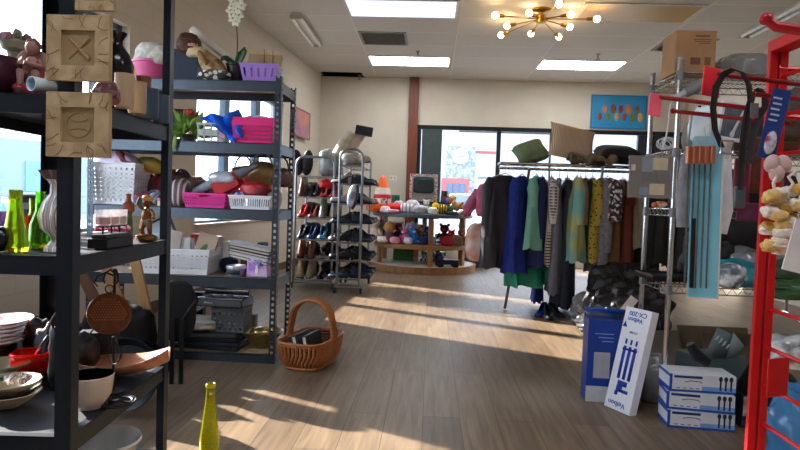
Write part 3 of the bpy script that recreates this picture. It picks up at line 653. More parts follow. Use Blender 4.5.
# ================================================================ NEAR UNIT (glassware, bowls)
def near_unit():
    z1, z2, z3, z4 = [z+.001 for z in Z1]
    rz = UA-90    # items squared up with the unit
    # ---- hanging tile plaques on the near post
    TAN = mp('noise', '#a08a68', '#b5a17d', 18, .8)
    CRK = m('#7d6140', .9); INS = m('#94805f', .85, 0, .1)
    def plaque(lab, px, py, s, motif, Y=1.488):
        p = at(px, py, Y); t = T('crackled_plaque', lab, 'plaque', p, 0, 'crackled tan plaques hung on the dark post')
        h = s/2; i = s*.27
        Pt('panel', slabs([((-h, -.008, -h), (-i, .008, h)), ((i, -.008, -h), (h, .008, h)), ((-i, -.008, -h), (i, .008, -i)), ((-i, -.008, i), (i, .008, h))]), TAN, t)
        Pt('recess', slab((-i, -.001, -i), (i, .004, i)), INS, t)
        q = MB(); rnd = random.Random(int(px+py))
        for k in range(20):
            a = rnd.uniform(0, 2*PI); r0 = s*.49
            x, z = [(r0, rnd.uniform(-r0, r0)), (-r0, rnd.uniform(-r0, r0)), (rnd.uniform(-r0, r0), r0), (rnd.uniform(-r0, r0), -r0)][k % 4]
            pts = [(x, -.0085, z)]; d = Vector((-x, 0, -z)).normalized()
            for _ in range(4):
                d = (d+Vector((rnd.uniform(-.7, .7), 0, rnd.uniform(-.7, .7)))).normalized(); l = pts[-1]
                nx = (l[0]+d.x*s*.055, -.0085, l[2]+d.z*s*.055)
                if max(abs(nx[0]), abs(nx[2])) < i*1.08 or max(abs(nx[0]), abs(nx[2])) > h: break
                pts.append(nx)
            if len(pts) > 1: q.tube(pts, .0006, 4)
        Pt('crackle_pattern', q, CRK, t)
        g = MB()
        if motif == 'bats':
            for a in (45, -45):
                v = Vector((math.cos(R(a)), 0, math.sin(R(a)))); g.tube([v*-.036+Vector((0, -.002, 0)), v*.0+Vector((0, -.002, 0)), v*.038+Vector((0, -.002, 0))], [.002, .0034, .0052], 8)
        elif motif == 'ball':
            g.tube(arc((0, -.002, 0), .031, 0, 360, 28)[:-1], .0012, 5, closed=True)
            for s_ in (-1, 1): g.tube(arc((0, -.002, s_*.045), .03, -50 if s_ < 0 else 230, -130+360 if False else (310 if s_ > 0 else 50), 9) if False else [(x, -.002, s_*(.008+.0000+12*x*x)) for x in [k*.006 for k in range(-4, 5)]], .001, 5)
        else:
            for k in range(5): g.tube([(-.02+k*.01, -.002, -.02), (-.02+k*.01, -.002, .02)], .001, 4)
        Pt('relief', g, m('#9c7f56', .8), t)
        return t
    plaque('tan crackled plaque with two crossed bats in relief', 79.5, 48.5, .163, 'bats')
    plaque('tan crackled plaque with a round ball in relief, hanging lowest', 79, 125, .163, 'ball')
    plaque('tan crackled plaque cut off by the top of the picture', 96, -9, .10, 'lines', 1.5)
    # ---- first shelf
    V = lambda c, r=.5, **k: m(c, r, **k)
    turned('burgundy_bowl', 'dark burgundy round bowl at the end of the figurine shelf', 'bowl', [(0, 0), (.05, 0), (.085, .04), (.09, .085), (.07, .115), (0, .12)], V('#3a1326', .3), on(-8, 1.62, z1))
    t = T('pillar_vase', 'stone-coloured column vase topped with a ring of flowers', 'vase', on(15, 1.72, z1)); t.scale = (.74, .74, .98)
    Pt('column', MB().lathe([(.04, 0), (.04, .02), (.028, .03), (.024, .05), (.022, .13), (.026, .15), (.03, .155), (0, .158)], n=16, wave=.05, wn=8), m('#8f9183', .7, 0, .2), t)
    Pt('bowl', MB().lathe([(.02, .155), (.045, .165), (.055, .185), (.05, .19), (0, .19)], n=20, wave=.06, wn=7), m('#8a8c78', .7, 0, .2), t)
    rnd = random.Random(3)
    for k in range(9):
        a = k*2*PI/8; r = .045 if k < 8 else 0
        Pt('flower', MB().ell((r*math.cos(a), r*math.sin(a), .195+rnd.uniform(0, .012)), (.016, .016, .014), nz=.25, seed=k, nu=10, nv=6), m(('#8d6a72', '#7c7a62', '#a08890')[k % 3], .8, 0, .3, 60), t)
    lump('plastic_bag', 'blue and white clear plastic package standing behind the figurines', 'bag', on(33, 2.05, z1), (.055, .04, .12), mp('noise', '#3c55c4', '#e8ecff', 16, .25, '#6f86e0'), 4, .12)
    t = T('cherub_figurine', 'seated cherub figurine in a red robe playing, beside the column vase', 'figurine', on(31, 1.62, z1), 20); t.scale = (1.3, 1.3, 1.38)
    SK = m('#96706a', .5, 0, .15, 40); RB = m('#8c2b35', .55, 0, .35, 40)
    Pt('rock', MB().crumple((0, 0, .016), (.034, .03, .018), 3, .3), RB, t)
    b_ = MB().ell((0, 0, .062), (.017, .014, .026), (0, 8, 0)).ell((.002, -.002, .104), (.0135, .013, .015))
    for s_ in (-1, 1):
        b_.tube([(s_*.008, 0, .05), (s_*.014, -.024, .052), (s_*.013, -.026, .022), (s_*.014, -.034, .016)], [.009, .0085, .006, .005], 8)
        b_.tube([(s_*.015, 0, .08), (s_*.022, -.012, .066), (s_*.004-.012, -.024, .07)], [.006, .005, .0045], 8)
    Pt('body', b_, SK, t); Pt('robe', MB().ell((.004, .003, .06), (.021, .016, .026), nz=.15), RB, t)
    Pt('hair', MB().ell((.003, .003, .109), (.0155, .0145, .0145), nz=.2, seed=5), m('#6b4b3a', .8), t)
    for s_ in (-1, 1): Pt('wing', MB().ell((s_*.016, .016, .082), (.016, .004, .022), (0, s_*-30, 0)), m('#9a7d74', .6), t)
    lump('folded_cloth', 'dark plum folded cloth behind the cherub figurine', 'cloth', on(43, 1.9, z1), (.05, .04, .035), V('#33202f', .8), 7, .2)
    # mug on its side, mouth towards the aisle
    def mug(lab, px, Y, z, rx, ry, rz_, col, ins, r=.032, h=.09, group='mugs and tumblers on the figurine shelf'):
        p = on(px, Y, z); t = T('mug', lab, 'mug', p, rz_, group, rx, ry)
        Pt('cup', MB().lathe([(0, .002), (r*.9, 0), (r, .01), (r, h), (r*.9, h), (r*.88, .01), (0, .008)], n=24), m(col, .35, 0, .1), t)
        return t
    mug('light blue enamel mug lying on its side beside the upper plaque', 53, 1.56, z1+.026, 90, 0, -22, '#b9d2e4', '#fff', .019, .06)
    book('blue binder standing behind the plaques', on(68, 1.75, z1+.001), 90, .09, .12, .03, '#2b4763', ry=-90, name='binder', cat='binder')
    turned('dark_vase', 'tall black ceramic vase with a flared mouth beside the upper plaque', 'vase', [(0, 0), (.035, 0), (.045, .04), (.042, .12), (.05, .15), (.053, .18), (.04, .215), (.018, .245), (.017, .26), (.032, .285), (.028, .287), (.012, .26), (0, .25)], V('#14171c', .18), on(116, 1.98, z1), wave=.03, wn=9)
    lump('pink_ornament', 'pink and brown flower ornament between the plaques', 'ornament', on(106, 1.66, z1), (.032, .025, .032), mp('cells', '#8a5c66', '#c39aa3', 70, .5, '#4f3038'), 9, .35)
    for k, (px, Y, cl, lb) in enumerate(((124, 1.72, '#b3a184', 'first of the tumblers beside the plaques, cream coloured'), (137, 1.84, '#a89272', 'tan tumbler between the cream and the slate one'), (150, 1.96, '#35485a', 'slate blue tumbler in front of the far post'), (161, 2.08, '#3e5063', 'slate tumbler half hidden by the far post'))):
        t = mug(lb, px, Y, z1, 0, 0, 0, cl, '#ddd', .027, .098)
    mug('paper cup printed with red and green, behind the tan tumblers', 143, 2.02, z1, 0, 0, 0, '#7b4c37', '#ddd', .025, .15)
    carton('yellow_box', 'yellow printed box behind the cups', 'box', on(126, 2.13, z1), 30, .11, .04, .145, mp('noise', '#c79a1d', '#e3c64f', 30, .5))
    # ---- second shelf
    YG = tinted('#d6f03a'); GG = tinted('#7ac81e')
    BOT = [(0, .003), (.03, .0), (.034, .01), (.031, .03), (.022, .09), (.017, .13), (.018, .165), (.016, .168), (.014, .13), (.019, .09), (.027, .03), (.028, .012), (0, .012)]
    turned('glass_bottle', 'yellow green tapering glass bottle at the open end of the shelf', 'bottle', BOT, YG, on(15, 1.58, z2), group='coloured glass bottles')
    t = turned('glass_bottle', 'bright green glass bottle with a slim neck beside the ruffled vase', 'bottle', [(0, .003), (.028, 0), (.031, .02), (.028, .07), (.013, .11), (.012, .16), (.015, .165), (.012, .165), (.010, .11), (.025, .07), (.027, .02), (0, .01)], GG, on(40, 1.68, z2), group='coloured glass bottles')
    turned('glass_bottle', 'olive green short bottle standing between the two tall bottles', 'bottle', [(0, .003), (.025, 0), (.027, .02), (.022, .07), (.014, .1), (.015, .14), (.012, .14), (.011, .1), (.02, .06), (0, .01)], tinted('#b9cf30'), on(34, 1.86, z2), group='coloured glass bottles')
    turned('amber_glass', 'amber orange ribbed drinking glass behind the bottles', 'drinking glass', [(0, .003), (.028, 0), (.03, .01), (.033, .09), (.031, .09), (.027, .012), (0, .01)], tinted('#e6731b'), on(30, 1.78, z2), wave=.03, wn=14)
    turned('printed_pot', 'pale ceramic pot with dark scalloped bands behind the bottles', 'pot', [(0, 0), (.05, 0), (.058, .03), (.053, .08), (.06, .12), (.075, .15), (.07, .15), (.05, .11), (0, .1)], mp('stripes', '#3a3f5a', '#9c9fae', 7, .3, axis=2), on(37, 2.02, z2), wave=.05, wn=10)
    t = T('ruffled_vase', 'white and purple ruffled glass vase pressed against the near post', 'vase', on(57, 1.62, z2))
    SW = mp('stripes', '#d8d6dc', '#6e5060', 22, .15, '#f4f2f6', axis=0)
    Pt('body', MB().lathe([(0, 0), (.032, 0), (.03, .012), (.015, .03), (.016, .04), (.04, .065), (.046, .10), (.035, .135), (.018, .16), (.017, .185), (.026, .20)], n=40, wave=.07, wn=10), SW, t)
    Pt('frilled_mouth', MB().lathe([(.026, .20), (.035, .215), (.04, .225), (.036, .222), (.02, .20)], n=40, wave=.22, wn=5), m('#74606a', .2), t)
    Pt('handle', MB().tube([(.018, -.01, .19), (.042, -.02, .17), (.045, -.02, .13), (.04, -.015, .11)], .005, 8), m('#cfcbd2', .2), t)
    lump('dark_dish', 'dark green glazed dish at the shelf end by the yellow green bottle', 'dish', on(-4, 1.56, z2), (.04, .03, .035), V('#10181c', .2), 12, .1)
    turned('plum_tumbler', 'pale purple tumbler beside the dark dish', 'tumbler', [(0, 0), (.018, 0), (.022, .1), (.02, .1), (.016, .006), (0, .006)], tinted('#b98aa8'), on(1, 1.75, z2))
    # candle stand
    t = T('candle_stand', 'black candle stand holding three glass cups of red wax', 'candle holder', on(112, 1.82, z2), rz)
    Pt('tray', slabs([((-.03, -.095, 0), (.03, .085, .03))]), BLACK, t, bev=.002)
    Pt('step', slabs([((-.022, -.088, .03), (.022, .078, .042))]), m('#1c2126', .4), t, bev=.002)
    for k in range(3):
        y = -.062+k*.056
        Pt('cup_post', MB().tube([(0, y, .04), (0, y, .065)], .003, 6).lathe([(.0, .063), (.022, .063), (.022, .067), (0, .067)], (0, y, 0), n=16), BLACK, t)
        g = Pt('glass_cup', MB().lathe([(0, .068), (.02, .067), (.0225, .07), (.0235, .115), (.0225, .115), (.021, .071), (0, .071)], (0, y, 0), n=20), m('#eef2f6', .05, 0, .02, 3, 0, 0, 0, 1.2, .3), t)
        Pt('wax', MB().lathe([(0, .072), (.020, .072), (.0205, .094), (0, .094)], (0, y, 0), n=16), m('#a81422', .4), g)
    for k in range(3): lump('pink_flower', 'small pink and white flower lying under the glass candle cups', 'artificial flower', on(100+k*12, 1.9+k*.02, z2+.04), (.016, .014, .012), mp('cells', '#e5447a', '#fbe6ee', 90, .6), k, .3, group='pink flowers under the candle cups')
    t = T('wooden_bottle', 'tall narrow green and rust painted wooden bottle figure', 'ornament', on(128, 1.96, z2))
    Pt('body', MB().lathe([(0, 0), (.014, 0), (.015, .05), (.011, .095), (.012, .1), (0, .1)], n=14), mp('noise', '#3d5234', '#6f7a4a', 20, .6), t)
    Pt('top', MB().lathe([(.008, .098), (.019, .108), (.019, .13), (.008, .142), (.007, .158), (.009, .165), (0, .166)], n=14), m('#8a4b2d', .6), t)
    t = T('bronze_figurine', 'bronze cupid figurine with raised arm at the far end of the candle shelf', 'figurine', on(146, 2.06, z2), 10)
    BZ = m('#7a5433', .3, .7, .35, 60)
    Pt('base', MB().crumple((0, 0, .012), (.036, .03, .014), 5, .25), BZ, t)
    b_ = MB().ell((0, 0, .09), (.017, .014, .032), (0, 8, 0)).ell((.003, 0, .137), (.016, .015, .017))
    for s_ in (-1, 1): b_.tube([(s_*.008, 0, .072), (s_*.013, -.008, .045), (s_*.011, .004, .02), (s_*.014, -.008, .015)], [.0105, .009, .007, .006], 8)
    b_.tube([(-.014, 0, .112), (-.03, -.006, .13), (-.02, -.008, .155)], [.007, .006, .005], 8).tube([(.014, 0, .11), (.028, -.01, .095), (.03, -.02, .082)], [.007, .006, .005], 8)
    Pt('body', b_, BZ, t); Pt('hair', MB().crumple((.003, 0, .15), (.018, .017, .011), 3, .3), m('#c9a06a', .3, .6), t)
    Pt('drape', MB().ell((.0, .004, .07), (.02, .017, .02), nz=.2), m('#8f9585', .5, .3), t)
    # tilted picture frame behind it
    pic('picture_frame', 'thin dark picture frame leaning at a slant behind the bronze figurine', 'picture frame', on(172, U2Y+.34, Z2[3]+.002), 0, .24, .36, BLACKMET, m('#a8b6c4', .4, 0, .2, 8), -12, -28, .012)
    # ---- third shelf
    p = on(2, 2.0, z3)
    for k in range(6):
        turned('patterned_plate', 'white plate with a rust pattern, number of a leaning pile at the shelf end', 'plate', [(0, 0), (.05, 0), (.085, .012), (.083, .015), (.05, .004), (0, .004)], mp('noise', '#f1ece8', '#a06a63', 26, .3), (p[0]-.02, p[1]+.01*k, p[2]+.10+.013*k), group='pile of rust patterned white plates', rx=4 if k else 0)['label'] = 'rust patterned white plate in the pile at the open end of the lower shelf'
    turned('stacked_pot', 'dark blue round pot carrying the pile of white plates', 'pot', [(0, 0), (.05, 0), (.065, .04), (.06, .10), (0, .10)], V('#18202c', .3), (p[0]-.02, p[1], p[2]))
    t = T('red_glass_bowl', 'square red glass bowl with a rolled rim', 'bowl', on(31, 1.93, z3), 20)
    RG = m('#f21c16', .06, 0, .05, 3, 0, .55)
    Pt('bowl', MB().grid(32, 6, lambda u, v: (lambda a, r: (r*math.copysign(abs(math.cos(a))**.5, math.cos(a)), r*math.copysign(abs(math.sin(a))**.5, math.sin(a)), .095*v))(2*PI*u, .033+.020*min(1, v*2)), closed=True).add([(x, y, .002) for x, y in ((-.028, -.028), (.028, -.028), (.028, .028), (-.028, .028))], [(0, 1, 2, 3)]), RG, t, solid=.005)
    Pt('rim', MB().tube([(.054*math.copysign(abs(math.cos(a))**.5, math.cos(a)+1e-9), .054*math.copysign(abs(math.sin(a))**.5, math.sin(a)+1e-9), .096) for a in [2*PI*k/32+.01 for k in range(32)]], .005, 8, closed=True), RG, t)
    S('silver_ladle', MB().tube([(0, 0, .02), (.01, 0, .09), (.035, 0, .13), (.05, 0, .15), (.055, 0, .145)], .004, 8).ell((0, 0, .016), (.02, .018, .01)), CHROME, 'silver ladle standing in the red glass bowl', 'ladle', on(33, 1.91, z3+.012))
    OL = [(0, .004), (.03, .0), (.06, .02), (.088, .045), (.085, .047), (.055, .024), (0, .008)]
    G1 = m('#8c8a62', .3, 0, .2, 12); G2 = m('#b3a48a', .35, 0, .2, 18)
    p = on(8, 1.69, z3)
    for k, (mt, lb) in enumerate(((G2, 'beige stoneware bowl at the bottom of the pile'), (m('#3b332c', .3), 'dark brown rimmed bowl second from the bottom of the pile'), (m('#c0b190', .35, 0, .2, 16), 'cream bowl in the middle of the pile'))):
        turned('stoneware_bowl', lb, 'bowl', OL, mt, (p[0], p[1], p[2]+.016*k), group='stoneware bowls piled by the near post')
    turned('olive_plate', 'olive green oval dish behind the pile of bowls', 'dish', [(0, 0), (.04, 0), (.085, .03), (.082, .033), (.04, .005), (0, .005)], G1, on(0, 1.84, z3+.05), sx=1.0)
    q = MB()
    for k in range(7): a = k*.9; q.ell((.02*math.cos(a)*(1+k*.15), .018*math.sin(a)*(1+k*.1), .008), (.013, .010, .009), (0, 0, k*40), .3, k)
    S('shell_ornament', q, mp('stripes', '#efe6dc', '#b98a86', 60, .35), 'pink and cream shell cluster lying on top of the stoneware bowls', 'ornament', (p[0]+.035, p[1], p[2]+.078))
    S('leaf_ornament', MB().ell((0, 0, .008), (.034, .018, .008), nz=.1), m('#2d4a2c', .5, 0, .3, 30), 'dark green glazed leaf lying on the stoneware bowls', 'ornament', (p[0]-.03, p[1]-.01, p[2]+.078))
    t = T('white_bowl', 'white bowl with a navy blue inside beside the near post', 'bowl', on(90, 1.72, z3)); t.scale = (1.18, 1.18, 1.15)
    Pt('outside', MB().lathe([(0, 0), (.028, 0), (.03, .006), (.05, .035), (.056, .085), (.0545, .087)], n=36), m('#cfc3b4', .25, 0, .08), t)
    Pt('inside', MB().lathe([(.0545, .087), (.051, .07), (.045, .035), (.025, .010), (0, .008)], n=36), m('#122f52', .15), t)
    Pt('red_spot', MB().ell((-.028, -.037, .04), (.008, .006, .012)), m('#9b5e58', .4), t)
    Pt('sticker', MB().box((.005, .038, .06), (.014, .002, .012), (-15, 0, 0)), m('#e8e8e8', .5), t)
    # copper platter, curved sheet
    S('copper_platter', MB().grid(24, 10, lambda u, v: ((u-.5)*.31, (v-.5)*.19*(1.02-(2*u-1)**2)**.5, .006+.16*max(0, u-.45)**2+.18*(v-.5)**2)), m('#c08a6c', .35, .35, .2, 20), 'long curved copper platter lying across the far end of the lower shelf', 'platter', on(124, 2.04, z3), 6, solid=.003)
    lump('walnut_dish', 'copper coloured dish of nuts on the lower shelf behind the white bowl', 'dish', on(90, 1.93, z3), (.035, .035, .028), mp('cells', '#6b4330', '#a4714f', 90, .5), 21, .3)
    q = MB()
    for r in (.046, .036): q.tube([(r*math.cos(a), r*1.2*math.sin(a), .006) for a in [k*2*PI/28 for k in range(28)]], .004, 6, closed=True)
    q.tube([(-.046, 0, .006), (.046, 0, .006)], .003, 6)
    S('iron_trivet', q, BLACKMET, 'black oval iron trivet beside the white bowl', 'trivet', on(119, 1.76, z3), rz)
    t = T('iron_hook_stand', 'black iron stand with curling hooks carrying the hanging disc', 'stand', on(113, 1.86, z3), 0)
    q = MB().tube([(0, 0, .0), (0, 0, .40)], .0045, 8).lathe([(.035, 0), (.035, .005), (0, .007)], n=20)
    Pt('pole', q, BLACK, t)
    for k, (dx, zz) in enumerate(((-.045, .375), (-.02, .385), (.02, .385), (-.05, .26), (-.055, .21))):
        Pt('hook', MB().tube([(0, 0, zz), (dx*.5, -.01, zz+.012), (dx, -.02, zz), (dx*1.2, -.024, zz-.02), (dx*.9, -.026, zz-.03)], .003, 6), BLACK, t)
    t = T('copper_disc', 'round pierced copper disc hanging from the iron hook stand', 'trivet', at(109, 314, 1.80), 14)
    Pt('disc', MB().lathe([(0, -.006), (.062, -.006), (.066, 0), (.062, .006), (0, .006)], n=36).rot('X', 90), m('#6e3d28', .35, .4, .25, 40), t)
    rnd = random.Random(8); n_ = 0; q = MB()
    for i in range(-6, 7):
        for j in range(-6, 7):
            x, z = (i+.5*(j % 2))*.0085, j*.0078
            if x*x+z*z < .052**2 and (z > -.018): q.ell((x, -.0065, z), (.0034, .0028, .0034), nu=6, nv=4)
    Pt('hammered_pattern', q, m('#a0694a', .4, .5, .2), t)
    Pt('ring', MB().tube(arc((0, 0, .078), .012, 0, 360, 16)[:-1], .002, 6, closed=True), BLACK, t)
    for px, lb in ((118, 'black wire whisk hanging under the copper disc'),):
        t = T('wire_whisk', lb, 'whisk', at(px-5, 346, 1.84), 0)
        for k in range(6):
            a = k*PI/6; Pt('wire', MB().tube([(0, 0, .02)]+[(.026*math.sin(s_)*math.cos(a), .026*math.sin(s_)*math.sin(a), .01-.07*(1-math.cos(s_))/2) for s_ in [PI*j/8 for j in range(1, 8)]]+[(0, 0, -.06)], .0014, 5), BLACK, t)
        Pt('handle', MB().tube([(0, 0, .0), (0, 0, .03)], .005, 8), BLACK, t)
    carton('black_tray', 'large flat black tray leaning at the back of the lower shelf', 'tray', on(24, 2.15, z3), 8, .3, .012, .17, V('#1a2129', .5), rx=-14)
    lump('printed_bag', 'black bag printed with red flowers behind the red glass bowl', 'bag', on(38, 2.06, z3), (.05, .03, .095), mp('cells', '#14151a', '#2a1a1c', 45, .6, '#9c2d22'), 14, .15)
    S('black_umbrella', MB().tube([(-.02, 0, 0), (-.005, .01, .16), (.005, .012, .20), (.02, .012, .225), (.03, .012, .21)], [.014, .016, .007, .006, .006], 8), BLACK, 'folded black umbrella standing behind the red glass bowl', 'umbrella', on(49, 1.98, z3))
    lump('dark_candle_holder', 'black ornate iron candle holder behind the near post', 'candle holder', on(60, 1.86, z3), (.03, .03, .11), BLACK, 22, .35)
    carton('black_box', 'black box at the back of the lower shelf behind the copper disc', 'box', on(98, 2.13, z3), 20, .12, .07, .13, m('#151a20', .6))
    # ---- bottom shelf
    turned('white_dish', 'large white enamel dish on the bottom shelf', 'dish', [(0, 0), (.06, 0), (.11, .09), (.12, .095), (.118, .1), (.105, .09), (.055, .006), (0, .006)], m('#dfe3e2', .25), on(101, 1.85, z4+.0), n=40).scale = (1, 1, 1.8)
near_unit()
t = T('yellow_bottle', 'tall yellow green glass wine bottle standing on the floor in the aisle', 'bottle', on(209, 2.28, 0.0))
Pt('glass', MB().lathe([(0, .02), (.025, .0), (.036, .004), (.038, .02), (.038, .08), (.034, .12), (.026, .18), (.0195, .235), (.0165, .27), (.0155, .29), (.0185, .293), (.0185, .305), (.0155, .308), (.0125, .305), (.0135, .27), (.022, .18), (.03, .12), (.034, .08), (.034, .02), (0, .03)], n=28), m('#d9d80a', .06, 0, .05, 3, 0, .8), t)
Pt('lip', MB().lathe([(.0187, .292), (.0195, .295), (.0195, .303), (.0187, .306)], n=28), m('#c9c51a', .1), t)
Pt('paper_sticker', MB().box((.006, -.0155, .27), (.012, .002, .01)), m('#d8d7a0', .6), t)
# ================================================================ SECOND UNIT
def second_unit():
    zz = [z+.001 for z in Z2]; F = U2Y+.03
    def pt(px, Y, k, dz=0): return on(px, Y, zz[k]+dz)
    # ---- top shelf
    t = T('pink_bucket', 'pink plastic bucket filled with a white knitted blanket', 'bucket', pt(152, F+.14, 0))
    Pt('body', MB().lathe([(0, 0), (.085, 0), (.115, .12), (.112, .12), (.083, .004), (0, .004)], n=32), m('#d85a93', .35), t)
    Pt('rim', MB().lathe([(.112, .115), (.122, .118), (.122, .132), (.112, .13)], n=32), m('#e06aa0', .35), t)
    S('white_blanket', MB().crumple((0, 0, 0), (.12, .11, .08), 31, .22), mp('noise', '#e3dfd6', '#b9bfb6', 30, .9), 'white speckled knitted blanket heaped in the pink bucket', 'blanket', pt(156, F+.14, 0, .165))
    carton('navy_box', 'dark navy storage box beneath the doll on the top shelf', 'box', pt(191, F+.16, 0), 0, .17, .22, .20, m('#1c2740', .5))
    # doll leaning back with long hair and a lace dress
    t = T('porcelain_doll', 'brown haired doll in a brown and lace dress lying against a white board', 'doll', pt(211, F+.08, 0, .0), 0)
    SKN = m('#d8a88a', .4, 0, .06)
    Pt('dress', MB().tube([(-.085, 0, .205), (-.04, 0, .15), (.02, -.01, .09), (.05, -.02, .03)], [.03, .05, .07, .075], 14), mp('noise', '#7b5b3c', '#b99d74', 22, .8), t)
    Pt('lace_petticoat', MB().crumple((.035, -.02, .035), (.10, .07, .038), 6, .3), mp('dots', '#e8e4dc', '#474a52', 30, .8, thr=.42), t, 'black and white lace hem')
    h = Pt('head', MB().ell((-.125, -.02, .235), (.042, .04, .048), (0, -35, 0)), SKN, t)
    Pt('hair', MB().crumple((-.15, .0, .235), (.068, .06, .068), 2, .2), m('#4c2a1a', .6, 0, .3, 60, .4), h)
    Pt('lace_collar', MB().crumple((-.09, -.015, .18), (.058, .05, .035), 12, .3), m('#cdb98f', .8, 0, .25, 60), t)
    for x in (-.14, -.118): Pt('eye', MB().ell((x, -.058, .24), (.006, .004, .005)), m('#1b120e', .2), h)
    for s_ in (-1, 1): Pt('arm', MB().tube([(-.07, s_*.04, .19), (-.03, s_*.06-.02, .14), (.0, s_*.05-.03, .10)], [.018, .017, .013], 8), m('#8b6a48', .8), t)
    for s_ in (-1, 1): Pt('shoe', MB().ell((.10, s_*.03-.03, .022), (.04, .02, .02)), BLACK, t)
    S('white_bolster', MB().box((0, 0, 0), (.40, .09, .055)), m('#dcd8cc', .5), 'long cream coloured ironing sleeve board slanting down behind the doll', 'board', at(216, 48, F+.2), ry=36, bev=.02)
    t = T('potted_orchid', 'tall white orchid in a black pot on the top shelf', 'potted plant', pt(236, F+.1, 0))
    Pt('pot', MB().lathe([(0, 0), (.045, 0), (.05, .01), (.062, .105), (.066, .108), (.066, .12), (.058, .12), (.055, .1), (0, .1)], n=28), m('#141516', .4), t)
    Pt('leaf', MB().grid(7, 12, lambda u, v: (.03*math.sin(PI*v)**.7*(2*u-1)+.07*v, -.05*v, .11+.11*math.sin(v*1.7)-.02*abs(2*u-1))), m('#2c5a2e', .3, 0, .15), t, solid=.004)
    Pt('leaf', MB().grid(7, 12, lambda u, v: (.028*math.sin(PI*v)**.7*(2*u-1)-.09*v, -.03*v, .11+.06*math.sin(v*2.3)-.02*abs(2*u-1))), m('#1e4a2a', .3, 0, .15), t, solid=.004)
    st = [(0, 0, .11), (.004, 0, .25), (-.004, 0, .36), (.0, -.01, .47), (.02, -.04, .53)]
    Pt('stem', MB().tube(st, .004, 6), m('#5b4634', .6), t)
    for k, (x, z) in enumerate(((-.02, .40), (.02, .42), (-.035, .45), (.012, .46), (.035, .48), (-.018, .50), (.02, .53), (-.035, .535), (.04, .56), (0, .38))):
        q = MB()
        for j in range(5):
            a = j*2*PI/5+k; q.ell((x+.017*math.cos(a), -.03, z+.017*math.sin(a)), (.016, .005, .011), (0, -math.degrees(a), 0), nu=10, nv=6)
        b_ = Pt('blossom', q, m('#e7e9d6', .6, 0, .06), t)
        Pt('blossom_center', MB().ell((x, -.038, z), (.006, .005, .006), nu=8, nv=5), m('#c9b13f', .5), b_)
    basket('purple_basket', 'lilac purple plastic basket with pierced sides on the top shelf', 'basket', pt(261, F+.10, 0), 4, .235, .17, .11, '#b08be8', .8, 5, 0, .72, (.3, .8))
    t = carton('cardboard_box', 'beige cardboard box tied with string behind the lilac basket', 'box', pt(265, F+.29, 0), 10, .21, .11, .225, m('#cdb78e', .8, 0, .1, 8))
    Pt('lid', MB().box((0, 0, .232), (.22, .12, .03)), m('#d8c49c', .8), t)
    Pt('string', slabs([((-.006, -.064, 0), (-.002, .064, .252)), ((.05, -.064, .0), (.053, .064, .252))]), m('#8a7048', .8), t)
    # ---- second shelf
    pic('dark_picture', 'dark framed picture standing behind the red flower', 'picture', pt(176, F+.28, 1), 15, .16, .24, m('#3a2517', .5), m('#31485a', .3, 0, .4, 12), -6)
    t = T('artificial_plant', 'leafy green artificial plant with a red flower on top', 'plant', pt(188, F+.1, 1))
    Pt('pot', MB().lathe([(0, 0), (.035, 0), (.045, .05), (0, .05)], n=20), m('#1b1d1f', .5), t)
    rnd = random.Random(17)
    q = MB(); q2 = MB()
    for k in range(110):
        a = rnd.uniform(0, 2*PI); e = rnd.uniform(-.2, 1.3); l = rnd.uniform(.07, .15)
        d = Vector((math.cos(a)*math.cos(e), math.sin(a)*math.cos(e)*.7, math.sin(e))); b_ = Vector((0, 0, .05)); n_ = d.orthogonal().normalized(); c = b_+d*l*1.1
        (q if k % 3 else q2).add([b_+d*l*.4, c-d*l*.35+n_*.02, c+d*l*.25, c-d*l*.35-n_*.02], [(0, 1, 2, 3)])
    Pt('leaves', q, m('#5f8d3a', .6, 0, .4, 30), t, solid=.002, smooth=False)
    Pt('pale_leaves', q2, m('#a9c86a', .6, 0, .2, 30), t, solid=.002, smooth=False)
    Pt('trailing_leaf', MB().grid(4, 8, lambda u, v: ((u-.5)*.03*math.sin(PI*min(1, v+.1))-.02-.01*v, -.142-.01*v, .03-.11*v)), m('#7e9440', .6), t, solid=.003)
    Pt('flower', MB().crumple((.015, -.03, .185), (.032, .03, .022), 5, .35), m('#b3402f', .6, 0, .3, 50), t)
    basket('clear_crate', 'small clear frosted plastic crate beside the artificial plant', 'crate', pt(211, F+.08, 1), 0, .135, .12, .115, '#b9c4bb', .96, 3, 1, .25, (.1, .92), rough=.2)
    S('blue_bag', MB().grid(14, 16, lambda u, v: (-.12+.24*u*(1-.55*v)+.19*v, -.03+.025*math.sin(u*14)+.02*math.sin(v*9+u*5), .19-.18*v+.02*math.sin(u*7+v*3)-.05*(1-u)*(1-v)*1.0)), m('#1767e6', .3, 0, .15, 10), 'bright blue plastic bag draped between the clear crate and pink basket', 'bag', pt(220, F+.06, 1, .008), solid=.012)
    t = basket('pink_basket', 'deep pink slotted plastic basket with white papers, on the second shelf', 'basket', pt(256, F+.11, 1), 2, .265, .2, .155, '#f0348c', .86, 22, 3, .55, (.12, .72))
    Pt('yellow_label', MB().box((-.04, -.0965, .135), (.055, .003, .016)), m('#b7c43c', .5), t)
    lump('white_papers', 'crumpled white papers filling the deep pink basket', 'paper', pt(257, F+.11, 1, .015), (.10, .07, .085), m('#dfe3ea', .6, 0, .1, 20), 41, .18)
    # ---- third shelf
    q = pt(119, F+.125, 2)
    t = basket('white_basket', 'tall white plastic basket pierced with round holes, behind the candle cups', 'basket', q, 0, .32, .22, .26, '#e9edf2', .9, 9, 7, .66, (.08, .9))
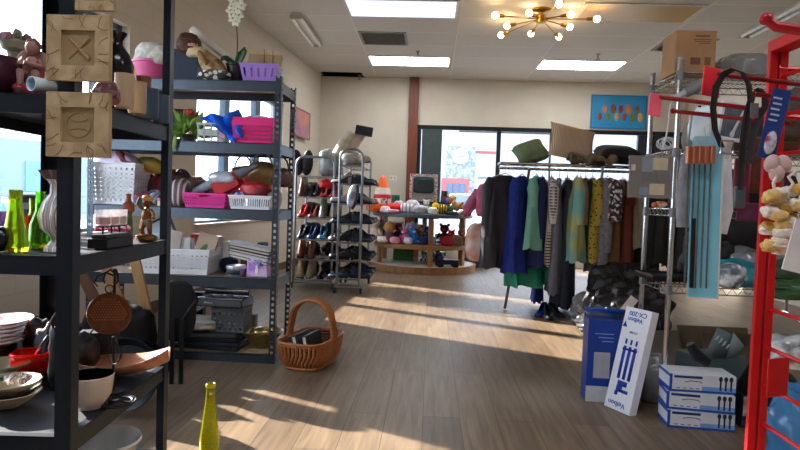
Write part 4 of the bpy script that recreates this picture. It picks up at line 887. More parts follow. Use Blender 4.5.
    lump('plastic_bags', 'clear and lilac plastic bags stuffed in the tall white basket', 'bag', (q[0]-.02, q[1], q[2]+.17), (.13, .08, .09), mp('noise', '#d8c8ee', '#f3f1fa', 10, .25, '#9fb6ee'), 13, .2)
    S('red_spotted_slipper', MB().tube([(0, 0, 0), (-.03, -.01, .06), (-.045, -.015, .12)], [.022, .03, .022], 10), mp('dots', '#5b1420', '#8b4a52', 60, .7, thr=.35), 'dark red spotted slipper standing out of the tall white basket', 'slipper', (q[0]+.10, q[1]-.04, q[2]+.24), rz=0, ry=-20)
    S('green_fan', MB().ell((0, 0, 0), (.105, .03, .052), (0, 14, 0), nz=.08), mp('noise', '#1f5a22', '#a8821f', 6, .6), 'green and gold leaf shaped dish resting on the tall white basket', 'dish', (q[0]+.20, q[1]+.03, q[2]+.26))
    for k, (px, cl, lb, r, h) in enumerate(((137, '#2f9fd0', 'short turquoise and pink banded tin', .03, .06), (161, '#d9cf9a', 'small cream jar at the far post', .022, .05), (144, '#e6e2da', 'white cup behind the turquoise tin', .03, .09))):
        turned('small_tin', lb+' on the third shelf', 'tin', [(0, 0), (r, 0), (r, h*.6), (r*1.04, h*.62), (r*1.04, h), (0, h)], mp('split', '#c96b86', cl, 1, .4, thr=h*.6), pt(px, F+.06+.09*(k == 2), 2))
    q = MB(); rnd = random.Random(5)
    for k in range(9): r = rnd.uniform(.03, .045); q.tube([(r*math.cos(a+k), .02*math.sin(2*a+k), .055+r*math.sin(a)) for a in [j*2*PI/16 for j in range(16)]], .004, 5, closed=True)
    S('coiled_cables', q, mp('noise', '#aab8cc', '#27303c', 20, .5), 'tangled coil of grey cables by the far post', 'cable', pt(155, F+.07, 2, .0))
    lump('red_handbag', 'dusky red handbag slumped on the third shelf behind the cables', 'handbag', pt(166, F+.26, 2), (.10, .06, .13), m('#7c2b35', .6, 0, .3, 20), 19, .2)
    lump('wrapped_parcel', 'grey and red striped parcel beside the low pink basket', 'parcel', pt(180, F+.12, 2), (.075, .08, .09), mp('stripes', '#4b4a50', '#a64a52', 9, .6, '#bfb8b5'), 23, .22)
    t = basket('low_pink_basket', 'low magenta pink basket with a handle slot on the third shelf', 'basket', pt(210, F+.09, 2), 0, .27, .2, .085, '#ea3fa0', .9, 16, 2, .6, (.2, .8), slot=True)
    t = basket('low_white_basket', 'low white slotted basket beside the low pink one', 'basket', pt(254, F+.09, 2), 0, .265, .2, .08, '#eef1f5', .9, 18, 0, .42, (.2, .8))
    S('grey_umbrella', MB().tube([(-.19, 0, .09), (-.05, 0, .155), (.14, .02, .235), (.24, .03, .29)], [.022, .034, .03, .012], 10), m('#7f8894', .5, 0, .3, 20), 'grey folded bundle slanting over the low pink basket', 'bundle', pt(219, F+.13, 2, -.005))
    S('red_gift_box', MB().box((0, 0, 0), (.17, .13, .09)), m('#c01f26', .45, 0, .1), 'bright red box tilted over the low baskets', 'box', pt(228, F+.16, 2, .15), ry=-28, bev=.004)
    lump('clear_wrap', 'crumpled silvery clear wrapping over the red box', 'wrapping', pt(222, F+.12, 2, .155), (.085, .05, .04), m('#cfd6e2', .15, .2, .15, 20), 44, .35)
    lump('red_cloth', 'folded red cloth in clear wrap above the low white basket', 'cloth', pt(257, F+.14, 2, .07), (.10, .08, .05), mp('noise', '#c9242f', '#7e161f', 10, .4), 51, .25)
    turned('blue_jar', 'small blue and white patterned jar in the low white basket', 'jar', [(0, 0), (.025, 0), (.034, .03), (.032, .07), (.02, .09), (0, .092)], mp('noise', '#3344bb', '#dfe4f0', 30, .2), pt(239, F+.06, 2, .015))
    turned('clear_dish', 'clear glass dish in the low white basket beside the patterned jar', 'dish', [(0, 0), (.045, 0), (.06, .06), (.057, .06), (.043, .005), (0, .005)], m('#cfd4da', .05, 0, .02, 3, 0, .8), pt(262, F+.08, 2, .015))
    for k, (px, yy, cl, lb, r) in enumerate(((243, 172, '#8f8a80', 'silver grey shoulder bag hanging behind the low white basket', .10), (262, 170, '#a08a5c', 'gold metallic handbag hanging behind the low white basket', .115), (281, 172, '#6b5a55', 'brown handbag hanging at the end post of the steel shelving', .085))):
        p = at(px, yy+6, F+.31)
        t = T('hanging_handbag', lb, 'handbag', p, 0, 'handbags hanging at the back of the third shelf')
        Pt('body', MB().crumple((0, 0, 0), (r, .04, r*.8), k+5, .2), m(cl, .3, .5, .35, 18, .3), t)
        Pt('strap', MB().tube(arc((0, 0, r*.5), r*.6, 0, 180, 9, ry=.10), .006, 6), m(cl, .4, .3), t)
    # ---- fourth shelf
    q = pt(180, F+.13, 3)
    t = basket('letter_basket', 'large white basket with square holes filled with cards and papers', 'basket', q, 4, .45, .26, .155, '#eef0f4', .93, 15, 4, .52, (.22, .8), thick=.004)
    for k, (dx, cl, lb, an, w_, h) in enumerate(((-.14, '#9fc6cc', 'pale aqua card', -6, .13, .24), (-.09, '#d6c9bf', 'pink printed card', 9, .12, .26), (-.02, '#e9edf2', 'white envelope block', 0, .14, .215), (.03, '#c2c9d2', 'light grey folder', -9, .12, .2))):
        S('greeting_card', MB().box((0, 0, h/2), (w_, .018, h)), m(cl, .5, 0, .1, 14), lb+' standing in the large white basket', 'card', (q[0]+dx, q[1]-.04+.03*k, q[2]+.012), ry=an, rx=-6, group='cards filed in the large white basket', bev=.001)
    t = T('leaf_journal', 'tan journal with a green leaf on its cover, tilted out of the large white basket', 'book', (q[0]+.135, q[1]+.0, q[2]+.05), 0, None, -8, 14)
    Pt('cover', MB().box((0, 0, .11), (.13, .03, .2)), m('#b9a58c', .7), t, bev=.002)
    Pt('leaf_print', MB().ell((-.01, -.017, .10), (.018, .002, .045), (0, 22, 0)), m('#4e6a3d', .6), t)
    turned('narrow_vase', 'slim brown wooden vase standing in the large white basket', 'vase', [(0, 0), (.012, 0), (.010, .12), (.02, .17), (.008, .21), (0, .21)], m('#5b3a28', .4), (q[0]-.06, q[1]-.06, q[2]+.055), rz=0, rx=0)
    px_ = pt(254, F+.12, 3)
    for k in range(5):
        book(('grey folder', 'white ruled pad', 'dark blue folder', 'black tray lid', 'pale grey tablet case')[k]+' in the slanted pile on the fourth shelf', (px_[0]-.005*k, px_[1], px_[2]+.10+.02*k), 4*k-8, .26, .2, .017, ('#59606a', '#c3c7cc', '#1e2750', '#15181d', '#b4bac2')[k], ry=10, group='folders piled above the tin', name='folder', cat='folder')
    t = T('round_tin', 'round grey metal tin with a dark label on the fourth shelf', 'tin', pt(236, F+.07, 3))
    Pt('body', MB().lathe([(0, 0), (.058, 0), (.06, .004), (.06, .05), (0, .05)], n=32), m('#8f949b', .3, .6), t)
    Pt('lid', MB().lathe([(.062, .045), (.063, .06), (.06, .066), (0, .066)], n=32), m('#b9bdc3', .3, .5), t)
    Pt('label', MB().grid(10, 2, lambda u, v: (.0608*math.sin((u-.5)*1.4), -.0608*math.cos((u-.5)*1.4), .012+.026*v)), m('#23303c', .5), t, solid=.001)
    lump('navy_pouch', 'dark navy pouch beneath the slanted pile of folders', 'pouch', pt(229, F+.24, 3), (.06, .05, .05), m('#1c2142', .6), 61, .2)
    t = T('wrapped_pack', 'purple and pink wrapped pack at the end of the fourth shelf', 'package', pt(259, F+.06, 3))
    Pt('body', MB().box((0, 0, .05), (.14, .1, .10), tx=.95, ty=.9), mp('noise', '#b483d8', '#e6c8ee', 12, .3), t, bev=.01)
    Pt('top_wrap', MB().crumple((0, 0, .095), (.075, .05, .03), 5, .35), mp('noise', '#5a4a9a', '#d6cce8', 20, .25), t)
    Pt('white_figure', MB().ell((0, -.052, .04), (.012, .004, .022)).ell((0, -.052, .068), (.009, .004, .009)), m('#efeaf2', .5), t)
    # ---- bottom shelf
    S('cardboard_sheet', MB().box((0, 0, .003), (.86, .34, .005)), m('#a08866', .8, 0, .1), 'brown cardboard sheet lying on the bottom shelf under the bowl', 'cardboard', pt(215, U2Y+.2, 4))
    for k in range(4):
        carton('dark_tray', ('black plastic tray lowest in the pile on the bottom shelf', 'charcoal plastic tray second in the pile on the bottom shelf', 'black lacquer tray third in the pile on the bottom shelf', 'grey rimmed tray on top of the pile on the bottom shelf')[k], 'tray', (pt(214, F+.14, 4)[0]+.01*(k % 2), F+.14, zz[4]+.008+.026*k), 3*k-4, .42-.03*k, .28, .022, m(('#15171c', '#22252b', '#101216', '#3b3a3a')[k], .4), group='dark trays piled on the bottom shelf')
    t = basket('grey_crate', 'small grey crate pierced with round holes on the pile of trays', 'crate', (pt(231, F+.14, 4)[0], F+.15, zz[4]+.112), 0, .21, .18, .15, '#5a5d60', .98, 6, 3, .5, (.1, .85), rough=.6)
    lump('white_cushion', 'creased white plastic wrapped cushion on the dark trays', 'cushion', (pt(197, F+.1, 4)[0], F+.08, zz[4]+.112), (.13, .09, .05), m('#a9a89d', .4, 0, .2, 12), 71, .25)
    for k in range(4):
        S('magazine', MB().box((0, 0, 0), (.24, .17, .007)), m(('#b9b8b4', '#6c6f75', '#c9c7c0', '#8c8f94')[k], .4, 0, .2, 10), ('pale', 'slate grey', 'cream', 'grey')[k]+' magazine fanned at a slant on the bottom shelf', 'magazine', (pt(195, F+.13, 4)[0]+.008*k, F+.17, zz[4]+.225+.013*k), ry=-34, group='magazines slanting on the bottom shelf')
    t = T('typewriter', 'black and silver portable typewriter on top of the grey crate', 'typewriter', (pt(225, F+.13, 4)[0], F+.13, zz[4]+.275), -4)
    Pt('body', MB().box((0, 0, .03), (.31, .22, .055), tx=.92, ty=.9), m('#12151b', .35), t, bev=.008)
    Pt('carriage', MB().tube([(-.15, .03, .082), (.15, .03, .082)], .02, 14), m('#2a2f38', .4), t)
    for z, y in ((.058, -.10), (.095, .0)): Pt('chrome_bar', MB().box((0, y, z), (.29, .02, .008)), m('#b7bec8', .25, .8), t)
    for k in range(4): Pt('panel_window', MB().box((-.105+.07*k, -.03, .064), (.045, .04, .008)), m('#8d98a8', .3, .3), t)
    Pt('logo_strip', MB().box((-.07, -.112, .03), (.06, .003, .01)), m('#b7bec8', .3, .6), t)
    S('gold_bowl', MB().lathe([(0, 0), (.05, 0), (.055, .01), (.11, .07), (.135, .105), (.125, .10), (.05, .012), (0, .012)], n=32), m('#8b7c4c', .3, .7, .15), 'wide gold metal bowl at the end of the bottom shelf', 'bowl', pt(262, F+.15, 4, .009))
    lump('brass_trinket', 'heap of brass trinkets lying in the wide gold bowl', 'trinket', pt(262, F+.15, 4, .07), (.07, .06, .035), m('#c7b074', .25, .8, .3, 40), 77, .35)
    # black chair with a rounded back standing between the two units
    t = T('folding_chair', 'black folded chair leaning between the two shelving units', 'chair', on(176, 3.2, .0), 12)
    Pt('backrest', MB().ell((0, 0, .40), (.10, .012, .17), pw=.7), m('#05070b', .7), t)
    for x in (-.02, .028): Pt('leg', MB().box((x, -.015, .18), (.022, .02, .36)), m('#090b0f', .5), t)
    Pt('rail', MB().tube([(.028, -.015, .35), (.07, -.01, .42), (.1, 0, .46)], .008, 8), m('#090b0f', .5), t)
    # goods behind the near unit, on the lower back side
    for k, (px, y0, cl, an, lb) in enumerate(((150, 3.35, '#8c6a43', -24, 'tan wooden board leaning behind the near unit'), (136, 3.3, '#5b3a26', -30, 'dark brown wooden board leaning behind the near unit'), (160, 3.42, '#a07a4b', -14, 'light wooden board leaning by the far post'))):
        S('wooden_board', MB().box((0, 0, .35), (.06, .02, .7)), m(cl, .6, 0, .2, 4, stretch=(6, 6, 1)), lb, 'board', on(px, y0, 0.0), ry=an, bev=.002, group='wooden boards leaning between the units')
    for k, (px, z, r) in enumerate(((128, .0, .17), (112, .0, .15), (144, .0, .13))):
        t = T('frying_pan', ('large black frying pan', 'black frying pan', 'small black frying pan')[k]+' standing on edge between the two units, '+('in the middle', 'farthest from the aisle', 'closest to the aisle')[k], 'pan', on(px, 2.72+.13*k, r+.02 if k else r+.02), 8*k, None, 80)
        Pt('pan', MB().lathe([(0, 0), (r*.8, 0), (r, .04), (r*.98, .04), (r*.78, .006), (0, .006)], n=32), m('#0e1216', .35), t)
        Pt('handle', MB().tube([(-r*.6, r*.75, .03), (-r*1.0, r*1.35, .05)], .01, 8), m('#1a1e22', .4), t)
    lump('dark_bag_heap', 'heap of black bags on the floor between the two shelving units', 'bag', on(118, 3.36, 0), (.2, .12, .22), m('#12161c', .5, 0, .3, 20), 81, .25)
second_unit()
# ================================================================ WICKER BASKET
def wicker():
    c = on(311, 3.72, 0)
    t = T('wicker_basket', 'brown wicker basket with a tall arched handle on the floor beside the shelving', 'basket', c, -13)
    WK = m('#b06c3c', .5, 0, .25, 60, .2); WK2 = m('#a8683a', .5, 0, .25, 50)
    a, b, H = .135, .215, .17
    def ring(k, n=64, e=.5):
        f = [((a*k)*math.copysign(abs(math.cos(u))**e, math.cos(u)), (b*k)*math.copysign(abs(math.sin(u))**e, math.sin(u))) for u in [2*PI*(j+.5)/2000 for j in range(2000)]]
        d = [0]
        for q_ in range(2000): d.append(d[-1]+math.dist(f[q_], f[(q_+1) % 2000]))
        out = []; c_ = 0
        for j in range(n):
            while d[c_] < d[-1]*j/n: c_ += 1
            out.append(f[c_ % 2000])
        return out
    Pt('base', MB().prism(ring(.8), .02), WK, t)
    q = MB(); n = 52
    r0, r1, r2, r3 = ring(.82, n), ring(.98, n), ring(1.07, n), ring(1.12, n)
    for j in range(n):
        k = (j+1) % n; k2 = (j+2) % n
        q.tube([r0[j]+(.01,), r1[j]+(.05,), r2[k]+(.10,), r3[k]+(H,)], [.007, .0095, .0095, .008], 6)
    Pt('woven_side', q, WK, t)
    q = MB()
    for i in range(9): k = .80+.028*i+.04*math.sin(i/8*PI); q.tube([p+(.015+i*.018,) for p in ring(k)], .008, 5, closed=True)
    Pt('inner_weave', q, m('#6b3c20', .6, 0, .3, 50), t)
    for z, k, r in ((H, 1.12, .009), (H-.014, 1.10, .008), (.012, .86, .011)): Pt('rim', MB().tube([p+(z,) for p in ring(k)], r, 8, closed=True), WK2, t)
    hq = MB()
    for dy in (-.03, -.01, .01, .03):
        hq.tube([(-.145, dy, .05), (-.15, dy, H+.03)]+[(x, dy, z) for x, y, z in arc((0, 0, H+.10), .135, 172, 8, 15, ry=.135)]+[(.15, dy, H+.03), (.145, dy, .05)], .011, 8)
    Pt('handle', hq, WK2, t)
    for k, (x, an, lb) in enumerate(((-.06, -16, 'charcoal hardback book leaning in the wicker basket, nearer the shelving'), (.0, -12, 'dark slate book standing in the middle of the wicker basket'))):
        book(lb, (c[0]+x, c[1]-.02, .12), -13, .15, .22, .028, ('#2f3537', '#1c262d')[k], ry=90+an, group=None)
wicker()
# ================================================================ SHOES ON THE RACKS
def shoe_mesh(kind):
    """toe towards -y, about 0.25 long; returns (upper, sole, heel or None)"""
    L_ = .25
    out = [(.0, -.125), (.028, -.115), (.042, -.08), (.04, -.03), (.028, .03), (.033, .09), (.022, .122), (-.022, .122), (-.033, .09), (-.028, .03), (-.040, -.03), (-.036, -.08), (-.02, -.115)]
    hl = {'heel': .075, 'boot': .03, 'flat': .0, 'sneaker': .0, 'wedge': .05}[kind]
    lift = lambda y: hl*max(0, min(1, (y+.04)/.12))
    n = len(out); th = .022 if kind == 'sneaker' else .009
    sole = MB().add([(x, y, lift(y)) for x, y in out]+[(x, y, lift(y)+th) for x, y in out], [tuple(range(n))[::-1], tuple(range(n, 2*n))]+[(i, (i+1) % n, n+(i+1) % n, n+i) for i in range(n)])
    top = .2 if kind == 'boot' else .075 if kind == 'sneaker' else .05
    rows = []
    for v in (0, .35, .7, 1):
        r = []
        for x, y in out:
            back = max(0, min(1, (y+.03)/.09))
            z = lift(y)+th+v*((.03 if kind != 'sneaker' else .045)+(top-.03)*back)
            k = 1-.18*v-(.0 if back > .5 else .45*v*v)
            yy = y*(1-.05*v) if back > .5 else y*(1-.12*v*v)
            if kind == 'boot' and back < .5: yy = y*(1-.62*v*v); z = th+lift(y)+v*(.05+.15*v)
            r.append((x*k, yy, z))
        rows.append(r)
    up = MB(); o = [p for r in rows for p in r]
    up.add(o, [(a*n+i, a*n+(i+1) % n, (a+1)*n+(i+1) % n, (a+1)*n+i) for a in range(3) for i in range(n)])
    heel = None
    if kind in ('heel', 'boot'): heel = MB().box((0, .1, hl/2), (.03, .03, hl), tx=1.5, ty=1.3)
    return up, sole, heel
PROTO = {}
def shoe(kind, col, label, loc, rz, group, rx=0, s=1.0, solecol='#1a1a1c', ry=0):
    k = (kind, col)
    if k not in PROTO:
        u, so, h = shoe_mesh(kind); t = T(kind+'_shoe' if kind != 'boot' else 'ankle_boot', label, 'shoe', loc, rz, group)
        mt = m(col, .35 if col in ('#0f1114', '#17181d') else .5, .05, .25, 30)
        Pt('upper', u, mt, t, solid=.004, ang=60); Pt('sole', so, m(solecol, .7), t)
        if h: Pt('heel', h, mt, t)
        PROTO[k] = t
    else: t = copy_tree(PROTO[k])
    t.location = loc; t.rotation_euler = (R(rx), R(ry), R(rz)); t.scale = (s, s, s); t['label'] = label; t['group'] = group
ORD = ('first', 'second', 'third', 'fourth', 'fifth', 'sixth', 'seventh')
LV = ('lowest shelf', 'second shelf up', 'third shelf up', 'fourth shelf up', 'fifth shelf up', 'top shelf')
CN = {'#0f1114': 'black', '#c81f26': 'red', '#1e3c78': 'royal blue', '#2f86b8': 'sky blue', '#6b3a24': 'brown', '#c2a878': 'beige', '#8e8a86': 'grey', '#4a2f24': 'dark brown', '#e3e1dc': 'white', '#17233f': 'navy', '#a08f6d': 'khaki', '#7a2028': 'maroon'}
def fill_racks():
    rnd = random.Random(42)
    plan = {0: (('boot', '#c2a878', 1.15), ('boot', '#a08f6d', 1.15), ('flat', '#0f1114', 1), ('flat', '#0f1114', 1)),
            1: (('boot', '#6b3a24', 1.1), ('boot', '#6b3a24', 1.1), ('flat', '#8e8a86', 1), ('heel', '#0f1114', 1)),
            2: (('heel', '#17233f', 1.1), ('heel', '#1e3c78', 1.1), ('heel', '#2f86b8', 1.1), ('flat', '#e3e1dc', 1)),
            3: (('heel', '#c81f26', 1.1), ('heel', '#7a2028', 1.1), ('boot', '#8e8a86', 1.1), ('boot', '#a08f6d', 1.1)),
            4: (('boot', '#4a2f24', 1.1), ('heel', '#0f1114', 1.1), ('heel', '#c81f26', 1.1), ('heel', '#c81f26', 1.1)),}
    for lv, it in plan.items():
        n = len(it)
        for row in (0,):
            for k, (kd, cl, s) in enumerate(it):
                x = RAX[0]+.045+(RAX[1]-RAX[0]-.07)*k/(n-1)
                shoe(kd, cl, '%s %s, %s across the %s of the grey rack%s' % (CN[cl], {'boot': 'ankle boot', 'heel': 'heeled shoe', 'flat': 'flat shoe'}[kd], ORD[k], LV[lv], ', behind' if row else ''),
                     (x, 6.77+.145*s, SHZ_A[lv]+.009), rnd.uniform(-5, 5), 'shoes on the grey shoe rack', 0, s*(1.0 if kd != 'boot' else .95))
    # black shoes packed toe out on the chrome rack
    zs = (.16, .36, .56, .76, .98, 1.2)
    for lv, z in enumerate(zs):
        for k in range(7):
            for sd in (0, 1):
                x = (RBX[0]+RBX[1])/2+(-.115, .125)[sd]
                cl = '#0f1114' if (lv+k) % 3 else '#17233f'
                if lv >= 4 and (k+sd) % 3 == 0: cl = '#8e8a86'
                kd = ('flat', 'sneaker', 'heel')[(lv+k+sd) % 3]
                y = 6.565+.115*k
                shoe(kd, cl, '%s %s, %s from the near end, %s of chrome rack, %s side' % (CN[cl], {'heel': 'heeled shoe', 'flat': 'slip-on shoe', 'sneaker': 'trainer'}[kd], ORD[k], LV[min(lv, 4)] if lv < 5 else 'sixth shelf', ('wall', 'aisle')[sd]),
                     (x, y, z+.010), (90 if sd else -90)+rnd.uniform(-4, 4), 'shoes on the chrome shoe rack', 0, .92)
    # bags and big things on top
    p = on(302, 6.95, SHZ_A[5]+.009)
    t = T('black_shoe_pair_bag', 'large black and white soled slipper pair propped on the grey rack top', 'slippers', p, 8); t.scale = (1.2, 1.2, 1.1)
    for s_ in (-1, 1):
        Pt('slipper', MB().ell((s_*.05, 0, .14), (.055, .03, .14), (14, 6*s_, 0)), m('#121419', .6, 0, .3), t)
        Pt('white_sole', MB().ell((s_*.05, .028, .14), (.06, .014, .145), (14, 6*s_, 0)), m('#d9d8d4', .5), t)
    t.name = 'slipper_pair'
    lump('silver_backpack', 'silver grey quilted backpack sitting on the grey rack top', 'backpack', on(331, 6.95, SHZ_A[5]+.009), (.14, .10, .17), m('#8f9596', .3, .4, .3, 16, .4), 91, .16)
    lump('red_shoes_pile', 'pair of glossy red shoes heaped beneath the silver backpack', 'shoes', on(327, 6.80, SHZ_A[4]+.11), (.09, .05, .05), m('#c3161d', .15, 0, .2), 33, .3)
    t = T('cream_boots', 'pair of cream ankle boots with long soles lying on the chrome rack top', 'boots', on(350, 6.9, 1.46), 35, None, 0, 0)
    for s_ in (-1, 1):
        Pt('boot', MB().tube([(s_*.06+.08, 0, .33), (s_*.06-.02, 0, .22), (s_*.06-.08, 0, .12), (s_*.06+.02, 0, .06), (s_*.06+.16, 0, .06)], [.05, .07, .08, .06, .04], 12), m('#c9bfae', .6, 0, .2, 20), t)
        Pt('sole', MB().tube([(s_*.06-.06, 0, .05), (s_*.06+.08, 0, .02), (s_*.06+.2, 0, .025)], .016, 8), m('#6b4e38', .6), t)
    S('black_shoe_box', MB().box((0, 0, 0), (.2, .12, .1)), m('#1b2433', .5), 'small black box perched on top of the cream boots', 'box', at(364, 131, 6.92), rx=0, ry=8, rz=8, bev=.004)
    lump('silver_shoe_heap', 'crumpled silver grey shoe wrapped in plastic on the chrome rack top', 'shoe', on(352, 6.75, 1.415), (.13, .12, .07), m('#9c9a96', .3, .3, .3, 20), 17, .3)
    t = T('hanging_sneaker', 'white and blue patterned canvas shoe hooked on the end of the chrome rack', 'shoe', at(352, 196, 6.42), 0)
    Pt('upper', MB().ell((0, 0, 0), (.05, .045, .13), (0, 10, 0)), mp('noise', '#d8dde6', '#6d86b0', 12, .5, '#c9a0a4'), t)
    Pt('sole', MB().ell((.03, .015, -.01), (.035, .04, .14), (0, 10, 0)), m('#27405f', .5), t)
fill_racks()
# ================================================================ ROUND TABLE TOYS
def toys():
    zt, zm, zb = .862, .412, .087
    G = 'toys on top of the round table'; G2 = 'toys on the middle shelf of the round table'
    t = T('toy_rocket', 'white and orange toy rocket tower standing on the round table', 'toy', on(382, 8.98, zt), 10)
    Pt('body', MB().lathe([(0, 0), (.12, 0), (.125, .02), (.13, .2), (.12, .28), (.105, .36), (0, .36)], n=28), m('#ece6da', .4), t)
    Pt('red_band', MB().lathe([(.1305, .20), (.134, .21), (.128, .25), (.1235, .26)], n=28), m('#c9242b', .4), t)
    Pt('orange_base', MB().lathe([(.14, 0), (.15, .01), (.145, .1), (.132, .12)], n=28), m('#e8581c', .4), t)
    Pt('nose_cone', MB().lathe([(.105, .36), (.085, .40), (.07, .44), (.05, .50), (.02, .54), (0, .545)], n=28), m('#ee6a2c', .4), t)
    Pt('label_panel', MB().box((.02, -.132, .16), (.10, .006, .09)), mp('cells', '#e9e9ee', '#4d5568', 60, .5), t)
    for a in (0, 120, 240): Pt('fin', MB().box((.15*math.cos(R(a)), .15*math.sin(R(a)), .06), (.06, .015, .12), (0, 0, a), tx=.4), m('#e05a1f', .4), t)
    lump('orange_plush', 'bright orange soft toy lying in front of the toy rocket', 'soft toy', on(373, 8.72, zt), (.10, .07, .08), m('#f0601a', .9, 0, .2, 30, .5), 1, .2, group=G)
    lump('red_plush', 'shiny red soft toy beside the orange one', 'soft toy', on(394, 8.78, zt), (.12, .08, .07), m('#e0201c', .6, 0, .2, 30, .4), 2, .2, group=G)
    lump('striped_plush', 'white soft toy with pink stripes in the middle of the table front', 'soft toy', on(408, 8.78, zt), (.14, .09, .07), mp('stripes', '#ece7e4', '#dba6a0', 6, .9, '#8fa0c0'), 3, .2, group=G)
    lump('white_cloth_toy', 'flat white and pink cloth toy at the table edge below the rocket', 'soft toy', on(392, 8.62, zt), (.11, .05, .025), mp('noise', '#efe9f2', '#e08ab0', 9, .9), 4, .2, group=G)
    plush('grey_plush', 'pale grey furry soft toy sitting in front of the small television', on(426, 8.86, zt), -10, .23, '#b9bcc2', '#dcdde0', group=G)
    lump('silver_plush', 'silver white fluffy heap of a soft toy left of the striped bee', 'soft toy', on(420, 8.72, zt), (.11, .07, .06), m('#c3c7cd', .8, 0, .25, 30, .5), 6, .3, group=G).update_tag()
    t = T('bee_plush', 'yellow and black striped bee soft toy at the front of the round table', 'soft toy', on(441, 8.74, zt), 0, G)
    Pt('body', MB().ell((0, 0, .075), (.095, .07, .07), (0, -18, 0)), mp('stripes', '#f0c414', '#1b1a14', 9, .9), t)
    Pt('head', MB().ell((-.085, -.01, .12), (.05, .05, .05)), m('#f2cd2a', .9), t)
    for s_ in (-1, 1): Pt('antenna', MB().tube([(-.09, s_*.02, .16), (-.10, s_*.03, .2)], .006, 6), BLACK, t)
    t = plush('teddy_bear', 'tan teddy bear lounging at the right hand end of the round table top', on(458, 9.0, zt), 70, .32, '#b98a58', '#d2ab78', group=G, cat='teddy bear')
    t['label'] = 'tan teddy bear lounging on the table top, closest to the hanging clothes'
    t.rotation_euler = (R(-40), R(20), R(65)); t.location.z += .06
    plush('blue_red_plush', 'blue and red soft toy leaning behind the teddy bear', on(448, 9.2, zt), 0, .28, '#2c56b0', '#c03038', group=G)
    lump('brown_plush', 'small brown soft toy at the edge of the table beside the teddy bear', 'soft toy', on(467, 8.95, zt), (.07, .06, .04), m('#8d6743', .9, 0, .3, 30, .5), 8, .25, group=G)
    lump('dark_cloth_toy', 'flat dark grey knitted toy at the front edge right of the bee', 'soft toy', on(453, 8.72, zt), (.09, .05, .025), m('#4a4d55', .9, 0, .3, 30), 9, .25, group=G)
    # small boxes behind
    carton('teal_box', 'teal toy box behind the toy rocket', 'box', on(395, 9.4, zt), 10, .12, .1, .26, m('#2f6e68', .5))
    # middle shelf
    plush('white_doll_plush', 'large off-white and pink soft doll slumped at the shelf end by the shoe rack', on(374, 8.92, zm), -20, .42, '#d9c6b4', '#e8b9b0', group=G2, snout=False)
    plush('blue_cap_plush', 'small pale toy with a sky blue head at the shelf end below the rocket', on(379, 9.1, zm), 0, .40, '#4aa3d8', '#e7ddd0', group=G2, ears=None)
    t = T('round_head_doll', 'rag doll with a round tan head seated on the middle shelf', 'doll', on(389, 8.82, zm), 8, G2)
    Pt('head', MB().ell((0, 0, .23), (.085, .08, .09)), m('#b88448', .9, 0, .2, 30), t); Pt('dress', MB().lathe([(0, 0), (.10, 0), (.09, .06), (.04, .16), (0, .17)], n=18, wave=.1, wn=6), m('#6a4250', .8), t)
    for s_ in (-1, 1): Pt('leg', MB().tube([(s_*.04, -.05, .04), (s_*.06, -.16, .03)], .02, 8), m('#d6bca4', .8), t)
    for (px, c1, c2, s, lb, er) in ((398, '#5b3440', '#caa0a0', .27, 'plum soft toy behind the rag doll on the middle shelf', 'round'), (404, '#ee7aa4', '#fbe0ea', .20, 'pink rabbit soft toy on the middle shelf', 'long'), (413, '#2f86d8', '#d6e6f6', .22, 'bright blue soft toy on the middle shelf', 'round'),
                                    (419.5, '#b98548', '#d8b27a', .26, 'golden brown bear on the middle shelf beside the front leg', 'round'), (428, '#1c2a58', '#3d6fb8', .24, 'navy soft toy on the middle shelf behind the front leg', 'round'), (444, '#5a1a2c', '#9a3848', .27, 'burgundy soft toy on the middle shelf right of the front leg', 'round'),
                                    (451, '#c01f3c', '#e04a5a', .20, 'crimson soft toy on the middle shelf in front of the burgundy one', 'round'), (461, '#7a4034', '#a06a58', .22, 'rust brown soft toy on the middle shelf near its end', 'long')):
        lb = lb.replace('right of', 'just past')
        plush('plush_toy', lb, on(px, 8.88+.12*(s > .24), zm), random.Random(px).uniform(-30, 30), s*1.25, c1, c2, ears=er, group=G2)
    lump('lilac_wrap', 'translucent lilac wrapped toy leaning on the blue one', 'toy', on(410, 9.02, zm), (.09, .05, .16), mp('noise', '#b6b2d8', '#dfe2f2', 12, .2), 55, .2)
    for k, (px, Y, z, r, hh, mt, lb) in enumerate(((400, 8.95, zt, .10, .09, mp('noise', '#e8e2e6', '#c98a9a', 14, .9), 'white and rose plush heap behind the striped toy'), (412, 9.1, zt, .09, .10, m('#d8dade', .9, 0, .2, 30, .5), 'snow white plush in front of the riser'), (433, 8.68, zt, .07, .05, m('#f0e9dc', .9, 0, .2, 30, .5), 'small cream plush at the front edge by the bee'),
            (385, 8.66, zt, .07, .045, mp('noise', '#f2c8d8', '#ffffff', 14, .9), 'baby pink plush at the front edge below the rocket'), (449, 8.78, zt, .06, .07, m('#3c6a3a', .9, 0, .3, 30), 'green plush beside the bee'), (463, 8.72, zt, .08, .03, m('#b7a58e', .9, 0, .3, 30, .4), 'beige flat plush at the end of the table front'))):
        lump('soft_toy', lb, 'soft toy', on(px, Y, z), (r, r*.7, hh), mt, 700+k, .25, group=G)
